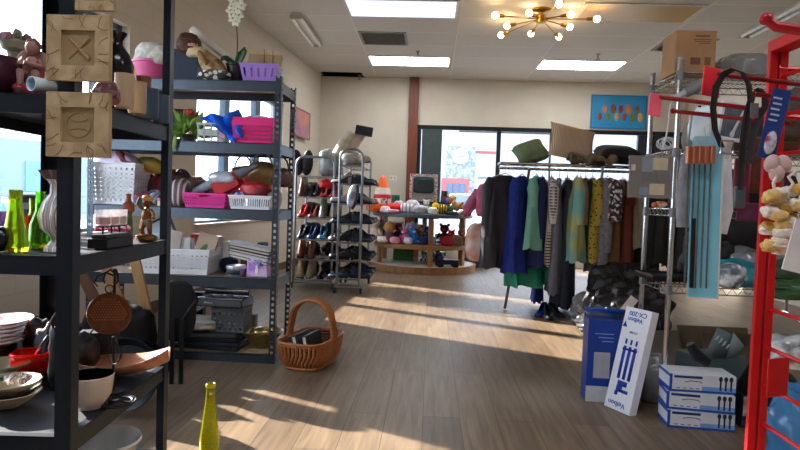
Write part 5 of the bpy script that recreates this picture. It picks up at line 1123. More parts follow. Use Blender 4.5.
    for k, (px, Y, r, hh, cl, lb) in enumerate(((382, 8.78, .09, .05, '#eadfd6', 'ivory plush lying at the front of the middle shelf'), (395, 8.72, .07, .05, '#f2a0b8', 'rose plush lying at the front of the middle shelf'), (408, 8.70, .06, .05, '#f5e6ee', 'pale pink plush lying at the front of the middle shelf'), (424, 8.72, .07, .06, '#20305c', 'midnight blue plush lying at the front of the middle shelf'), (447, 8.72, .10, .07, '#9c1f38', 'cherry red plush lying at the front of the middle shelf'), (457, 8.74, .08, .08, '#7a5a48', 'mocha plush lying at the front of the middle shelf'), (433, 8.75, .05, .06, '#7fb0d8', 'powder blue plush lying at the front of the middle shelf'))):
        lump('soft_toy', lb, 'soft toy', on(px, Y, zm), (r, r*.7, hh), m(cl, .9, 0, .2, 30, .5), 720+k, .25, group=G2)
    # base deck
    t = T('toy_truck', 'dark navy toy truck standing on the base of the round table', 'toy truck', on(447, 8.74, zb), 8)
    Pt('body', MB().box((0, 0, .085), (.34, .15, .07), tx=.95), m('#141d3c', .3), t, bev=.012); Pt('cab', MB().box((-.12, 0, .15), (.12, .14, .09), tx=.75), m('#1c2748', .3), t, bev=.012)
    for x in (-.11, .11):
        for s_ in (-1, 1): Pt('wheel', MB().lathe([(0, -.02), (.045, -.02), (.05, 0), (.045, .02), (0, .02)], n=18).rot('X', 90).xf(Matrix.Translation((x, s_*.075, .05))), BLACK, t)
    carton('green_box', 'green storage box at the back of the table base', 'box', on(404, 9.5, zb), 0, .34, .2, .2, m('#3c7a3e', .5))
    for k in range(3): carton('game_box', ('white and blue', 'pale blue', 'white')[k]+' board game box stacked on the table base, '+('lowest', 'in the middle', 'topmost')[k], 'game box', (on(432, 9.55, zb)[0]+.01*k, 9.55, zb+.002+.052*k), 8*k-6, .36, .24, .05, mp('stripes', '#dfe6ee', ('#2b3a5a', '#7fa6d0', '#4a5560')[k], 5, .4), group='game boxes on the table base')
    lump('taupe_bag', 'taupe drawstring bag on the floor behind the end of the round table', 'bag', on(475, 9.9, 0), (.22, .16, .2), m('#6e6660', .7, 0, .2, 10, .3), 66, .18)
toys()
# ================================================================ GARMENTS
def garment(label, x, w_sh, w_bot, L_, mat, rz=0, th=.045, kind='top', y=None, seed=0, hang=True, top=0, cat='garment', name='hanging_garment', tb=None, sl=.45):
    """hung on the rail, its width across the rail; kind: top, coat, dress, pants, skirt"""
    rnd = random.Random(seed*7+3); tb = tb or th*1.5
    t = T(name, label, cat, (x, RY0 if y is None else y, RZ), rz, 'clothes hanging on the garment rack')
    f1, f2, p1, p2 = rnd.uniform(5, 8), rnd.uniform(9, 13), rnd.uniform(0, 6), rnd.uniform(0, 6)
    z0 = -.075 if kind != 'pants' else -.09
    nu, nv = 40, 22
    def fn(u, v):
        a = 2*PI*u; z = z0-top-L_*v
        if kind in ('pants', 'skirt'): w_ = (w_sh+(w_bot-w_sh)*v)/2; tt = th*.6+(tb-th*.6)*v
        else:
            s_ = min(1, v/.09); w_ = (.07+(w_sh/2-.07)*math.sin(s_*PI/2)) if v < .09 else (w_sh+(w_bot-w_sh)*((v-.09)/.91)**1.3)/2
            tt = (.02+th*math.sin(min(1, v/.3)*PI/2)) + (tb-th)*v*.8
        fold = 1+.32*v**.6*math.sin(f1*a+p1+2*v)+.16*v*math.sin(f2*a+p2-3*v)
        c, s2 = math.cos(a), math.sin(a)
        yy = w_*math.copysign(abs(c)**.75, c); xx = tt*fold*math.copysign(abs(s2)**.7, s2)
        xx += .02*v*math.sin(4*yy/.2+p2)
        return (xx, yy*(1+.03*math.sin(9*v+p1)), z+.012*v*math.sin(f1*a))
    Pt('cloth_body', MB().grid(nu, nv, fn, closed=True), mat, t, ang=80)
    if kind in ('top', 'coat', 'dress') and sl:
        for s_ in (-1, 1):
            yb = s_*(w_sh/2-.02)
            Pt('sleeve', MB().tube([(0, yb*.85, z0-.035-top), (.01, yb*1.02, z0-.12-top), (.015, yb*1.06, z0-sl*.6-top), (.02, yb*1.0, z0-sl-top)], [.035, .058, .05, .042], 12), mat, t)
    if hang:
        h = Pt('hanger', MB().tube([(0, -.019, .004), (0, -.014, .015), (0, 0, .0205), (0, .014, .015), (0, .02, .0), (0, .01, -.022), (0, 0, -.055)], .0025, 6).tube([(0, -w_sh*.36, -.10), (0, 0, -.055), (0, w_sh*.36, -.10)], .005, 6), m('#d8dade', .3, .2), t)
    return t
def clothes():
    D = dict(name='hanging_garment')
    def gx(px, Y=None): return on(px, Y or RY0, 1.0)[0]
    N = m
    garment('crinkled charcoal long coat at the open end of the rack', gx(504, 5.9), .42, .5, .90, N('#2c2c33', .5, 0, .25, 8, .6), -62, .07, 'coat', 5.93, 1, sl=.6, tb=.11)
    garment('bright royal blue knitted cardigan beside the charcoal coat', gx(520), .42, .46, .94, N('#1a2f8e', .8, 0, .2, 20), -30, .05, 'top', 5.95, 2, sl=.6)
    garment('emerald green satin skirt hanging low under the charcoal coat', gx(531), .44, .50, .62, N('#148566', .3, 0, .25, 8), -70, .06, 'skirt', 6.02, 3, top=.46, tb=.13, hang=False)
    garment('mint green shirt swinging forward from the rack', gx(534), .40, .52, .70, N('#79b7a6', .7, 0, .08), -22, .035, 'top', 5.93, 4, sl=.3)
    garment('navy blue jacket behind the mint green shirt', gx(541), .44, .46, .88, N('#141f4e', .7, 0, .2), -14, .05, 'coat', None, 5, sl=.6)
    garment('red, white and grey plaid flannel shirt', gx(550), .42, .42, .86, mp('plaid', '#cfcac6', '#5a3038', 11, .8, '#262b36'), -8, .028, 'top', None, 6)
    garment('lavender grey long trousers next to the plaid shirt', gx(557), .36, .42, 1.12, N('#6d6e7e', .7, 0, .12), -12, .04, 'pants', 5.97, 7)
    garment('dark slate long dress reaching almost to the floor', gx(567), .4, .46, 1.27, N('#242c3a', .6, 0, .2), -8, .05, 'dress', 6.05, 8, sl=.2)
    garment('aqua and yellow dyed blouse in the middle of the rack', gx(572), .40, .46, .80, mp('noise', '#6fa9a6', '#b7ae5a', 3, .7, '#c8cfc0'), -6, .04, 'top', 5.86, 9)
    garment('salmon pink shirt tucked behind the aqua blouse', gx(579), .40, .4, .52, N('#b0756a', .7), -4, .022, 'top', None, 10)
    garment('bottle green dress between the salmon and the yellow ones', gx(584), .40, .44, .78, N('#0f4634', .7), -3, .022, 'dress', None, 11)
    garment('mustard yellow blouse with black dots', gx(589), .40, .44, .80, mp('dots', '#1c1a12', '#b89f3c', 34, .7, thr=.28), 0, .03, 'top', 5.93, 12)
    garment('grey knitted long cardigan beside the mustard blouse', gx(597), .42, .46, .92, N('#77747a', .9, 0, .25, 40, .4), 2, .035, 'coat', 5.9, 13, sl=.7)
    garment('black and white speckled shirt with a pink hem', gx(607, 5.8), .42, .42, .40, mp('cells', '#23252a', '#c5c3c0', 40, .8, '#7a4050'), 10, .05, 'top', 5.83, 14, sl=.28)
    garment('tan brown suede skirt below the speckled shirt', gx(611, 5.9), .40, .44, .55, N('#7d5a3a', .8, 0, .25, 10), 8, .05, 'skirt', 5.95, 15, top=.26, hang=False)
    garment('rust red long dress beyond the tan skirt', gx(621), .42, .48, .88, N('#6b2a1e', .7, 0, .2), 0, .05, 'dress', None, 16, sl=.25)
    garment('khaki beige shirt beyond the rust red dress', gx(631), .42, .44, .66, N('#8a7f68', .8), 4, .045, 'top', None, 17)
    garment('black coat at the far end of the rack behind the wire shelving', gx(642), .44, .48, .9, N('#121318', .7), 0, .06, 'coat', None, 18, sl=.6)
    garment('dark olive jacket last on the rail behind the wire shelving', gx(652), .44, .48, .8, N('#26261f', .7), 0, .06, 'coat', None, 19, sl=.6)
    for k, (x, L_, cl, kd, lb) in enumerate(((2.42, .85, '#3b3438', 'coat', 'plum grey coat hanging behind the two posts of the wire shelving'), (2.52, .95, '#1a1b20', 'dress', 'long black dress hanging past the plum grey coat'), (2.63, .8, '#5a4a40', 'top', 'taupe shirt hanging behind the skewer pack'), (2.74, .9, '#15161b', 'coat', 'black coat hanging past the taupe shirt'),
            (2.86, .85, '#2a2026', 'coat', 'dark aubergine coat hanging behind the wire shelving'), (2.98, .75, '#6a3a4a', 'top', 'wine coloured shirt hanging behind the wire shelving'), (3.10, .95, '#111217', 'dress', 'long black dress hanging beyond the wine coloured shirt'), (3.22, .85, '#23262e', 'coat', 'navy black coat hanging near the wall end of the rail'), (3.34, .9, '#17181b', 'coat', 'black wool coat hanging last at the wall end of the rail'))):
        garment(lb, x, .44, .46, L_, N(cl, .8, 0, .2), 3*(k % 3)-3, .042, kd, None, 30+k, sl=.5)
    # things hung on the end of the rack
    t = T('pink_jacket', 'small pink child jacket hanging off the end of the rack by the toy table', 'jacket', at(486, 188, 6.2), -20)
    PK = m('#c2668a', .7, 0, .25, 14, .3)
    Pt('body', MB().crumple((0, 0, -.14), (.11, .08, .17), 3, .16), PK, t); Pt('sleeve', MB().tube([(-.07, 0, -.03), (-.14, -.02, -.16), (-.19, -.02, -.26)], [.05, .06, .05], 12), PK, t)
    Pt('patterned_cuff', MB().ell((-.19, -.02, -.27), (.055, .05, .04)), mp('cells', '#c9607a', '#7a2c3e', 60, .8), t)
    S('pale_blue_top', MB().crumple((0, 0, -.1), (.08, .08, .18), 8, .15), m('#7fa2c8', .6, 0, .2), 'pale blue satin child top hanging behind the pink jacket', 'top', at(494, 186, 6.25))
    S('clear_bag', MB().crumple((0, 0, -.2), (.17, .1, .24), 12, .15), mp('noise', '#e7e2e2', '#d99a80', 5, .25, '#c2c9d2'), 'clear plastic bag of white and orange printed bedding hanging under the pink jacket', 'bag', at(483, 224, 6.3), pw=.8) if False else S('clear_bag', MB().crumple((0, 0, -.17), (.16, .1, .21), 12, .15), mp('noise', '#e7e2e2', '#d99a80', 5, .25, '#c2c9d2'), 'clear plastic bag of white and orange printed bedding hanging under the pink jacket', 'bag', at(482, 226, 6.2))
    # cushions and cloth laid on top
    zr = RZ+.053
    def cushion(lb, px, Y, w_, h, th, mat, rx, ry, rz, dz=0, seed=0):
        def fn(u, v):
            a, b = 2*u-1, 2*v-1; return a, b
        q = MB(); n = 15
        for s_ in (-1, 1):
            q.grid(n, n, lambda u, v: ((2*u-1)*w_/2*(1-.10*(1-(2*v-1)**2)), (2*v-1)*h/2*(1-.10*(1-(2*u-1)**2)), s_*th/2*((1-(2*u-1)**4)*(1-(2*v-1)**4))**.45))
        p = on(px, Y, zr); o = S('cushion', q, mat, lb, 'cushion', (p[0], p[1], p[2]+dz), rz, 'cushions laid on top of the garment rack', rx, ry, ang=80); return o
    cushion('plump beige ribbed cushion standing on the garment rack', 571, 5.95, .48, .36, .18, mp('stripes', '#dcc6ac', '#b89c80', 26, .9), 72, 10, 12, .205)
    cushion('olive green cushion slumped at the open end of the rack top', 530, 6.0, .32, .3, .17, m('#6d8062', .8, 0, .15), 34, -20, 0, .11)
    cushion('dark charcoal cushion lying on the rack top beyond the beige one', 617, 6.02, .42, .34, .17, m('#1f2327', .8), 14, 2, 0, .115)
    S('folded_throw', MB().grid(26, 8, lambda u, v: (-.22+.44*u, -.09+.18*v, .03+.022*math.sin(u*13+v*2)+.015*math.sin(u*29)-.05*(abs(v-.5)*2)**2)), m('#6a5b49', .8, 0, .35, 14), 'brown and tan throw crumpled over the rack in front of the charcoal cushion', 'throw', on(592, 5.82, zr+.035), solid=.02)
    # floor under the rack
    for k, (px, Y, cl, lb) in enumerate(((541, 5.75, '#1d3f9c', 'bright blue shoe standing under the rack'), (548, 5.6, '#1a1f2c', 'navy shoe with a white lining under the rack'), (556, 5.75, '#23283a', 'dark shoe under the slate dress'))):
        shoe('wedge', cl, lb, on(px, Y, .001), 25*k-30, 'shoes under the garment rack')
    t = garment('blue satin trousers hanging low behind the lavender ones', gx(543), .28, .3,   .62, N('#1b3a96', .4), -10, .03, 'pants', 6.15, 21, top=.62, hang=False)
    rnd = random.Random(9)
    for k, (px, Y, r, hh, cl, lb) in enumerate(((596, 5.0, .13, .13, '#26262a', 'charcoal crumpled bag at the near edge of the heap behind the blue box'), (612, 4.95, .15, .2, '#121318', 'black crumpled bag right behind the blue box'), (630, 4.85, .17, .18, '#1b1b1f', 'black bag at the near side of the heap beside the wire shelving'),
            (604, 5.35, .17, .28, '#1f1f25', 'dark bag in the middle of the heap'), (624, 5.3, .18, .33, '#15151a', 'black bag on the high side of the heap'), (644, 5.2, .2, .3, '#202024', 'dark grey bag of the heap behind the wire shelving posts'),
            (590, 5.5, .14, .22, '#77797e', 'silvery plastic bag in the heap under the clothes'), (610, 5.7, .2, .4, '#1d1a1c', 'tall black bag at the back of the heap under the clothes'), (634, 5.7, .2, .42, '#141417', 'tall black bag at the back of the heap near the wire shelving'))):
        S('plastic_bag', MB().crumple((0, 0, hh*.58), (r*1.1, r*.8, hh*.62), 100+k, .36, nu=44, nv=30), m(cl, .42, 0, .5, 14, .9), lb, 'bag', on(px, Y, 0), 0, 'dark bags heaped under the clothes', ang=25)
    S('paper_sheet', MB().box((0, 0, -.03), (.07, .004, .2)), m('#d6d8da', .6), 'white paper sheet stuck upright in the dark bag heap', 'paper', at(629, 305, 4.72), ry=35)
clothes()
# ================================================================ POSTER, OUTLET, WALL PICTURE
t = pic('wall_poster', 'blue wall poster with a row of colourful rounded figures above the window', 'poster', at(618, 129, YF-.02), 0, .92, .56, m('#1f6f9e', .5), m('#2a86b8', .5, 0, .12, 3), fw=.02)
t.location = (t.location.x, YF-.012, t.location.z)
rnd = random.Random(4)
for k in range(11):
    x = -.30+.066*k+rnd.uniform(-.01, .01); r = rnd.uniform(.045, .065); z = .2+.13*(k % 2)
    Pt('painted_figure', MB().ell((x, -.005, z), (r*.75, .004, r*1.35)), m(('#8a3a34', '#c2703a', '#5a7a3a', '#7a4a2c', '#b8903c', '#8f2f3a')[k % 6], .6, 0, .25, 30), t)
t = T('wall_outlet', 'small beige outlet plate on the wall between the shoe rack and the wooden column', 'outlet', (at(393, 178, YF)[0], YF-.001, at(393, 178, YF)[2]))
Pt('plate', MB().box((0, -.004, 0), (.13, .008, .08)), m('#d8d3c8', .4), t, bev=.002)
for s_ in (-1, 1): Pt('socket', MB().box((s_*.03, -.009, 0), (.03, .003, .045)), m('#b5b0a6', .4), t)
p = at(306, 127, 8.9)
t = pic('wall_picture', 'pink and orange painted picture on the wall above the grey shoe rack', 'picture', (-1.98, 9.05, at(306, 137, 8.9).z), 85, .75, .42, m('#8a6070', .6), mp('noise', '#9a6a8a', '#c98a5a', 2.2, .6, '#6d7fa6'), fw=.02)
# ================================================================ WIRE RACK GOODS
def wire_goods():
    z1, z2, z3, z4 = WZ[4]+.006, WZ[3]+.006, WZ[2]+.006, WZ[1]+.006
    KR = m('#b58c64', .8, 0, .1, 10)
    p = on(687, 3.22, z1)
    t = T('cardboard_box', 'brown cardboard box sitting on top of the chrome wire rack', 'box', p)
    Pt('body', MB().box((0, 0, .105), (.2, .18, .21)), KR, t, bev=.003)
    Pt('lid_flap', slabs([((-.1, -.09, .21), (-.002, .09, .2125)), ((.002, -.09, .21), (.1, .09, .2125))]), m('#c29a70', .8), t)
    pr = MB()
    for x, z, w_, h in ((.03, .185, .07, .008), (.03, .168, .09, .004), (.03, .158, .08, .004), (.04, .148, .05, .004), (.0, .06, .05, .035), (.06, .06, .03, .04)): pr.box((x, -.0908, z), (w_, .001, h))
    Pt('printing', pr, m('#7d5c40', .8), t)
    t = T('clear_packaging', 'clear plastic packaging holding a white tray on the wire rack top', 'packaging', on(748, 3.25, z1))
    Pt('white_tray', MB().box((.03, 0, .055), (.2, .12, .1), (0, -8, 0), tx=.8), m('#c9d3e6', .4), t, bev=.01)
    Pt('clear_wrap', MB().crumple((0, 0, .06), (.18, .1, .06), 3, .2), m('#d6d2c6', .1, 0, .1, 20, 0, .85), t)
    # grey hair dryer with cord
    t = T('hair_dryer', 'grey hair dryer with white cord hanging below the top of the wire rack', 'hair dryer', at(692, 87, 3.02), 0)
    Pt('body', MB().tube([(-.03, 0, -.03), (.02, 0, .0), (.09, 0, .04)], [.022, .03, .026], 12), m('#7c8186', .4), t)
    Pt('handle', MB().tube([(-.02, 0, -.02), (-.08, 0, -.06)], [.014, .018], 10), m('#b9bcc0', .4), t)
    Pt('cord', MB().tube([(-.08, 0, -.06), (-.10, 0, -.09), (-.105, .0, -.2), (-.115, 0, -.27), (-.13, .0, -.31)], .004, 6), m('#cfd2d4', .4), t)
    q = MB()
    for k in range(7): r = .03+.004*(k % 3); q.tube([(r*math.cos(a+k)+.004*k, .03*math.sin(a), .035+r*.8*math.sin(a+k)) for a in [j*2*PI/14 for j in range(14)]], .003, 5, closed=True)
    S('cord_coil', q, m('#d6dbe0', .4), 'coil of white cord on the second shelf of the wire rack', 'cord', on(662, 3.2, z2), sx=1) if False else S('cord_coil', q, m('#d6dbe0', .4), 'coil of white cord on the second shelf of the wire rack', 'cord', on(664, 3.2, z2))
    # clear pack with brown and cream squares hanging in front
    t = T('clear_gift_pack', 'flat clear pack of brown and cream squares hung on the corner of the wire rack', 'package', at(651, 177, 3.02), -6)
    Pt('backing', MB().box((0, .006, 0), (.205, .006, .2)), m('#57463b', .5, 0, .2, 20), t)
    for k, (x, z, w_, h, cl) in enumerate(((-.02, .06, .05, .07, '#6f7a88'), (.04, .065, .07, .06, '#c4b088'), (-.01, -.0, .06, .05, '#3b3738'), (.055, .0, .06, .05, '#4a3c38'), (.03, -.06, .07, .055, '#c8b58d'), (-.03, -.07, .04, .04, '#56708c'), (-.085, .045, .02, .03, '#c9b4a0'))): Pt('square', MB().box((x, .0, z), (w_, .008, h)), m(cl, .5, 0, .1, 30), t)
    Pt('clear_sleeve', MB().box((0, 0, 0), (.215, .022, .208)), m('#dfe4e8', .05, 0, .02, 3, 0, 0, 0, 1.1, .18), t)
    Pt('hanger_tab', MB().tube([(0.06, 0, .10), (.10, .02, .115)], .004, 6), CHROME, t)
    S('orange_toy', MB().ell((0, 0, .018), (.03, .025, .018)).ell((-.03, 0, .014), (.018, .018, .014)), mp('noise', '#d8602a', '#efe6da', 20, .4), 'small orange and white trinket on the middle shelf of the wire rack', 'trinket', on(661, 3.15, z3))
    t = T('blue_can', 'tall slim blue can on the middle shelf of the wire rack', 'can', on(681, 3.2, z3))
    Pt('body', MB().lathe([(0, 0), (.026, 0), (.028, .005), (.028, .23), (.02, .245), (0, .245)], n=20), m('#124a9c', .35), t); Pt('cap', MB().lathe([(.018, .245), (.018, .275), (0, .277)], n=16), m('#1b5fb8', .4), t)
    for k, (px, cl, lb, r) in enumerate(((700, '#6f6f72', 'grey knitted bundle on the middle shelf behind the skewers', .1), (735, '#201c24', 'black cloth bundle on the middle shelf of the wire rack', .12), (768, '#5a2238', 'wine red cloth bundle on the middle shelf of the wire rack', .12))):
        lump('cloth_bundle', lb, 'cloth', on(px, 3.3, z3), (r, .1, .11), m(cl, .9, 0, .3, 20, .5), 200+k, .25, group='cloth bundles on the wire rack')
    for k, (px, cl, lb, r) in enumerate(((700, '#8f8a84', 'pale grey toy bundle on the second shelf of the wire rack', .08), (725, '#4d2c28', 'brown leather pouch on the second shelf of the wire rack', .08), (752, '#23222a', 'black pouch on the second shelf of the wire rack', .09), (780, '#6a4030', 'russet bag on the second shelf of the wire rack', .09))):
        lump('small_bag', lb, 'bag', on(px, 3.3, z2), (r, .09, .10), m(cl, .6, 0, .3, 20, .4), 220+k, .22, group='small bags on the wire rack')
    # lower shelf
    t = T('mesh_basket', 'black wire mesh basket lying on the lower shelf of the wire rack', 'basket', on(675, 3.26, z4))
    q = MB()
    for k in range(15): q.box((-.16+.023*k, 0, .02), (.005, .26, .02))
    for k in range(11): q.box((0, -.125+.025*k, .02), (.33, .005, .02))
    Pt('mesh', q, m('#181b20', .4, .3), t, smooth=False)
    Pt('rim', MB().tube([(-.165, -.13, .035), (.165, -.13, .035), (.165, .13, .035), (-.165, .13, .035)], .006, 6, closed=True), m('#22262c', .4, .3), t)
    for k, (px, Y, r, hh, mt, lb) in enumerate(((728, 3.2, .13, .07, m('#2a8fa0', .25, 0, .3, 14), 'teal plastic wrapped bundle on the lower shelf'), (722, 3.14, .09, .06, mp('noise', '#d6dbe0', '#6a7a88', 18, .2), 'silvery crinkled bag at the front of the lower shelf'),
            (750, 3.3, .15, .10, m('#8d9094', .2, .2, .3, 16), 'grey crinkled plastic bag at the back of the lower shelf'), (705, 3.36, .12, .14, m('#14161c', .5), 'black bag standing at the back of the lower shelf'), (742, 3.4, .16, .22, m('#121318', .5), 'tall black bag behind the crinkled bags'), (785, 3.25, .14, .08, m('#2f4a30', .4, 0, .3), 'dark green bundle on the lower shelf'))):
        S('plastic_bag', MB().crumple((0, 0, hh*.92), (r, .11, hh), 300+k, .3, nu=36, nv=24), mt, lb+' of the wire rack', 'bag', on(px, Y, z4), 0, 'plastic bags on the lower shelf of the wire rack', ang=25)
wire_goods()
S('wall_sensor', MB().lathe([(0, -.02), (.045, -.02), (.05, 0), (0, 0)], n=20).rot('Y', -90).xf(Matrix.Rotation(PI, 4, 'Z')), BLACK, 'small round black sensor on the right hand wall', 'sensor', (XR-.001, at(686, 108, 9.8).y, at(686, 108, 9.8).z))
# ================================================================ GOODS HUNG ON THE RED RACK
def red_goods():
    def H(px, py, Y): return at(px, py, Y)
    # skewer set on an aqua card
    t = T('skewer_set', 'pack of copper handled skewers on a long aqua card hanging from a hook arm', 'skewers', H(703, 215, 1.76), -8, None, 0, -1)
    Pt('card', MB().box((.008, .008, -.01), (.082, .003, .46)), m('#7cd0ea', .5, 0, .06, 8), t)
    Pt('card_edge', slabs([((-.033, .004, -.242), (.05, .012, -.238)), ((.047, .004, -.24), (.051, .012, .22))]), m('#d9cfc4', .5), t)
    Pt('printed_top', MB().box((.008, .005, .20), (.078, .002, .05)), mp('noise', '#b9e2ec', '#6fb8cc', 14, .5), t)
    for k in range(5):
        x = -.052+.0145*k
        h = Pt('skewer_handle', MB().box((x+.006, -.008-.003*k, .170), (.0125, .016, .05), (0, 0, 14)), m('#c07c5e', .35, .5, .12), t, bev=.002)
        Pt('skewer_shaft', MB().box((x+.008, -.004, -.03), (.0045, .0022, .36)), m('#7f8c94', .25, .8), h)
    Pt('black_spatula', MB().box((-.026, -.008, -.11), (.011, .003, .20)), m('#15181c', .4), t)
    Pt('hang_loop', MB().tube([(0, 0, .22), (-.005, .0, .25), (.01, 0, .26), (.01, 0, .225)], .0018, 6), m('#c9ccd0', .3), t)
    S('clear_blue_pouch', MB().crumple((0, 0, 0), (.04, .015, .055), 5, .2), mp('noise', '#bfe0ee', '#e9f3f6', 14, .2), 'pale blue clear pouch hanging above the skewer handles', 'pouch', H(703, 126, 1.84))
    S('white_glove', MB().tube([(0, -.2, .218), (0, -.1, .17), (0, 0, .12), (.0, 0, .04), (.006, 0, -.06), (.0, 0, -.13)], [.003, .004, .02, .027, .03, .022], 12).xf(Matrix.Scale(.5, 4, (0, 1, 0))), m('#dfe2ea', .9, 0, .08, 30, .5), 'white knitted cloth hanging beside the aqua card', 'cloth', H(722, 190, 1.84))
    S('grey_scarf', MB().tube([(0, -.05, .232), (0, -.02, .17), (0, 0, .13), (0, 0, .1), (.0, 0, .0), (.004, 0, -.1)], [.003, .003, .004, .018, .026, .024], 10).xf(Matrix.Scale(.4, 4, (0, 1, 0))), m('#8f959c', .9, 0, .2, 30, .5), 'grey knitted scarf hanging behind the skewers', 'scarf', H(685, 193, 1.80))
    # belts
    BL = m('#121419', .4, 0, .2, 30)
    t = T('black_belt', 'black studded belt looped over the top hook arm with a grey tag', 'belt', H(729, 105, 1.47), 10)
    def strap(pts, w_=.012, th=.0022):
        pts = [Vector(p) for p in pts]; v = []; f = []
        for i, p in enumerate(pts):
            d = (pts[min(i+1, len(pts)-1)]-pts[max(i-1, 0)]).normalized(); nn = Vector((d.z, 0, -d.x)); y = Vector((.85, .5, 0)).normalized()
            v += [p+nn*th+y*w_, p+nn*th-y*w_, p-nn*th-y*w_, p-nn*th+y*w_]
        n = len(pts)
        for i in range(n-1):
            for j in range(4): f.append((i*4+j, i*4+(j+1) % 4, i*4+4+(j+1) % 4, i*4+4+j))
        f += [(0, 1, 2, 3), (n*4-4, n*4-3, n*4-2, n*4-1)]
        return MB().add(v, f)
    Pt('strap', strap([(-.012, 0, -.10), (-.032, 0, -.06), (-.040, 0, -.01), (-.036, 0, .04), (-.018, 0, .072), (.005, 0, .084), (.03, 0, .078), (.048, 0, .05), (.055, 0, .01), (.05, 0, -.05), (.045, 0, -.1), (.043, 0, -.20)]), BL, t)
    hs = MB()
    for k in range(6): hs.ell((.058-.0007*k, -.012, .045-.014*k), (.002, .002, .002), nu=8, nv=5)
    Pt('eyelets', hs, CHROME, t)
    Pt('tag', MB().box((.054, -.016, -.012), (.02, .002, .034)), m('#6a6a72', .4), t)
    Pt('buckle', MB().tube([(-.02, -.006, -.115), (.012, -.006, -.115), (.012, -.006, -.085), (-.02, -.006, -.085)], .0025, 6, closed=True), CHROME, t)
    t = T('grey_belt', 'dark grey belt looped behind the studded belt with a grey buckle end', 'belt', H(752, 112, 1.56), 4)
    Pt('strap', strap([(-.02, 0, -.20), (-.018, 0, -.06), (-.012, 0, .0), (.0, 0, .045), (.016, 0, .058), (.03, 0, .045), (.032, 0, .015), (.02, 0, -.01), (.008, 0, -.05), (.0, 0, -.13)]), m('#2d3138', .4), t)
    Pt('buckle', MB().box((-.022, -.004, -.215), (.028, .01, .055)), m('#5d666e', .35, .4), t, bev=.004)
    pic('framed_photo', 'small white framed picture hanging behind the studded belt', 'picture', H(728, 140, 1.80), 4, .075, .11, m('#d9dcde', .4), m('#56616a', .4, 0, .4, 40), ry=8, fw=.007)
    for k, (px, py, Y, w_, h, cl, lb) in enumerate(((741, 185, 1.86, .05, .16, '#7b1f38', 'wine red pouch hanging behind the belts'), (757, 165, 1.88, .04, .17, '#5c2a1e', 'rust brown leather pouch hanging behind the belts'), (767, 150, 1.80, .03, .16, '#1a1719', 'narrow black pouch hanging by the red post'), (748, 212, 1.84, .075, .055, '#5d2448', 'purple printed purse hanging lowest behind the belts'), (776, 190, 1.82, .05, .10, '#6b5644', 'brown woven purse hanging behind the plush garland'))):
        S('hanging_pouch', MB().box((0, 0, 0), (w_, .014, h), tx=.85), m(cl, .5, 0, .35, 30, .4), lb, 'pouch', H(px, py, Y), 6*k-10, 'pouches hanging on the red rack', bev=.005)
    t = T('blue_blister_card', 'blue packaged card with white lettering marks hanging at the red post', 'package', H(774, 124, 1.46), 0, None, 0, 10)
    Pt('card', MB().box((0, 0, 0), (.042, .002, .165)), m('#1c3f86', .35, 0, .15, 14), t, bev=.0008)
    q = MB()
    for k in range(5): q.box((-.006+.002*(k % 2), -.0015, .06-.013*k), (.02, .001, .004))
    Pt('printing', q, m('#b9c6de', .5), t)
    Pt('blister', MB().ell((.0, -.004, -.045), (.014, .006, .028)), mp('noise', '#c9d6e6', '#a03040', 40, .15), t)
    S('pink_heart_plush', MB().ell((-.012, 0, .01), (.018, .012, .022), (0, 20, 0)).ell((.014, 0, .01), (.018, .012, .022), (0, -20, 0)).ell((0, 0, -.01), (.018, .012, .024)), m('#cbb0ae', .9, 0, .1, 30), 'pale pink plush heart hanging above the yellow garland', 'plush heart', H(777, 168, 1.45))
    q = T('plush_garland', 'garland of yellow and white plush flowers hanging in front of the red post', 'garland', H(780, 216, 1.42)); q.scale = (1.35, 1.2, 1.0)
    rnd = random.Random(12)
    for k in range(26):
        a = k*.95; x, z = .026*math.cos(a)*(1-.015*k)+.004, .062-.0056*k
        Pt('plush_flower', MB().crumple((x, .012*math.sin(a*1.7), z), (.0135, .012, .0125), k, .35), m(('#d2aa5c', '#e6e2dc', '#e0d8cc', '#d8b878')[k % 4], .95, 0, .2, 60, .5), q)
    for s_ in (-1, 1): Pt('ribbon', MB().tube([(s_*.012, 0, .06), (s_*.016, -.004, .075), (s_*.010, 0, .09), (s_*.02, -.004, .105)], .003, 6), m('#e3d8cc', .8), q)
    S('white_card', MB().box((0, 0, 0), (.05, .003, .105), (0, 12, 0)), m('#dfe3e8', .5), 'white paper card hanging at the edge of the picture in front of the garland', 'card', H(801, 247, 1.25))
    # goods behind the red rods
    for k, (px, py, Y, r, hh, mt, lb) in enumerate(((797, 118, 1.9, .06, .08, m('#4a3c34', .7, 0, .4, 30), 'brown knitted bundle behind the red top beam'), (796, 290, 2.1, .09, .035, m('#2e5a34', .4, 0, .4, 20), 'green plastic wrapped bundle behind the red rods'))):
        S('wrapped_bundle', MB().crumple((0, 0, 0), (r, .04, hh), 400+k, .3, nu=32, nv=20), mt, lb, 'bundle', H(px, py, Y), ang=30)
red_goods()
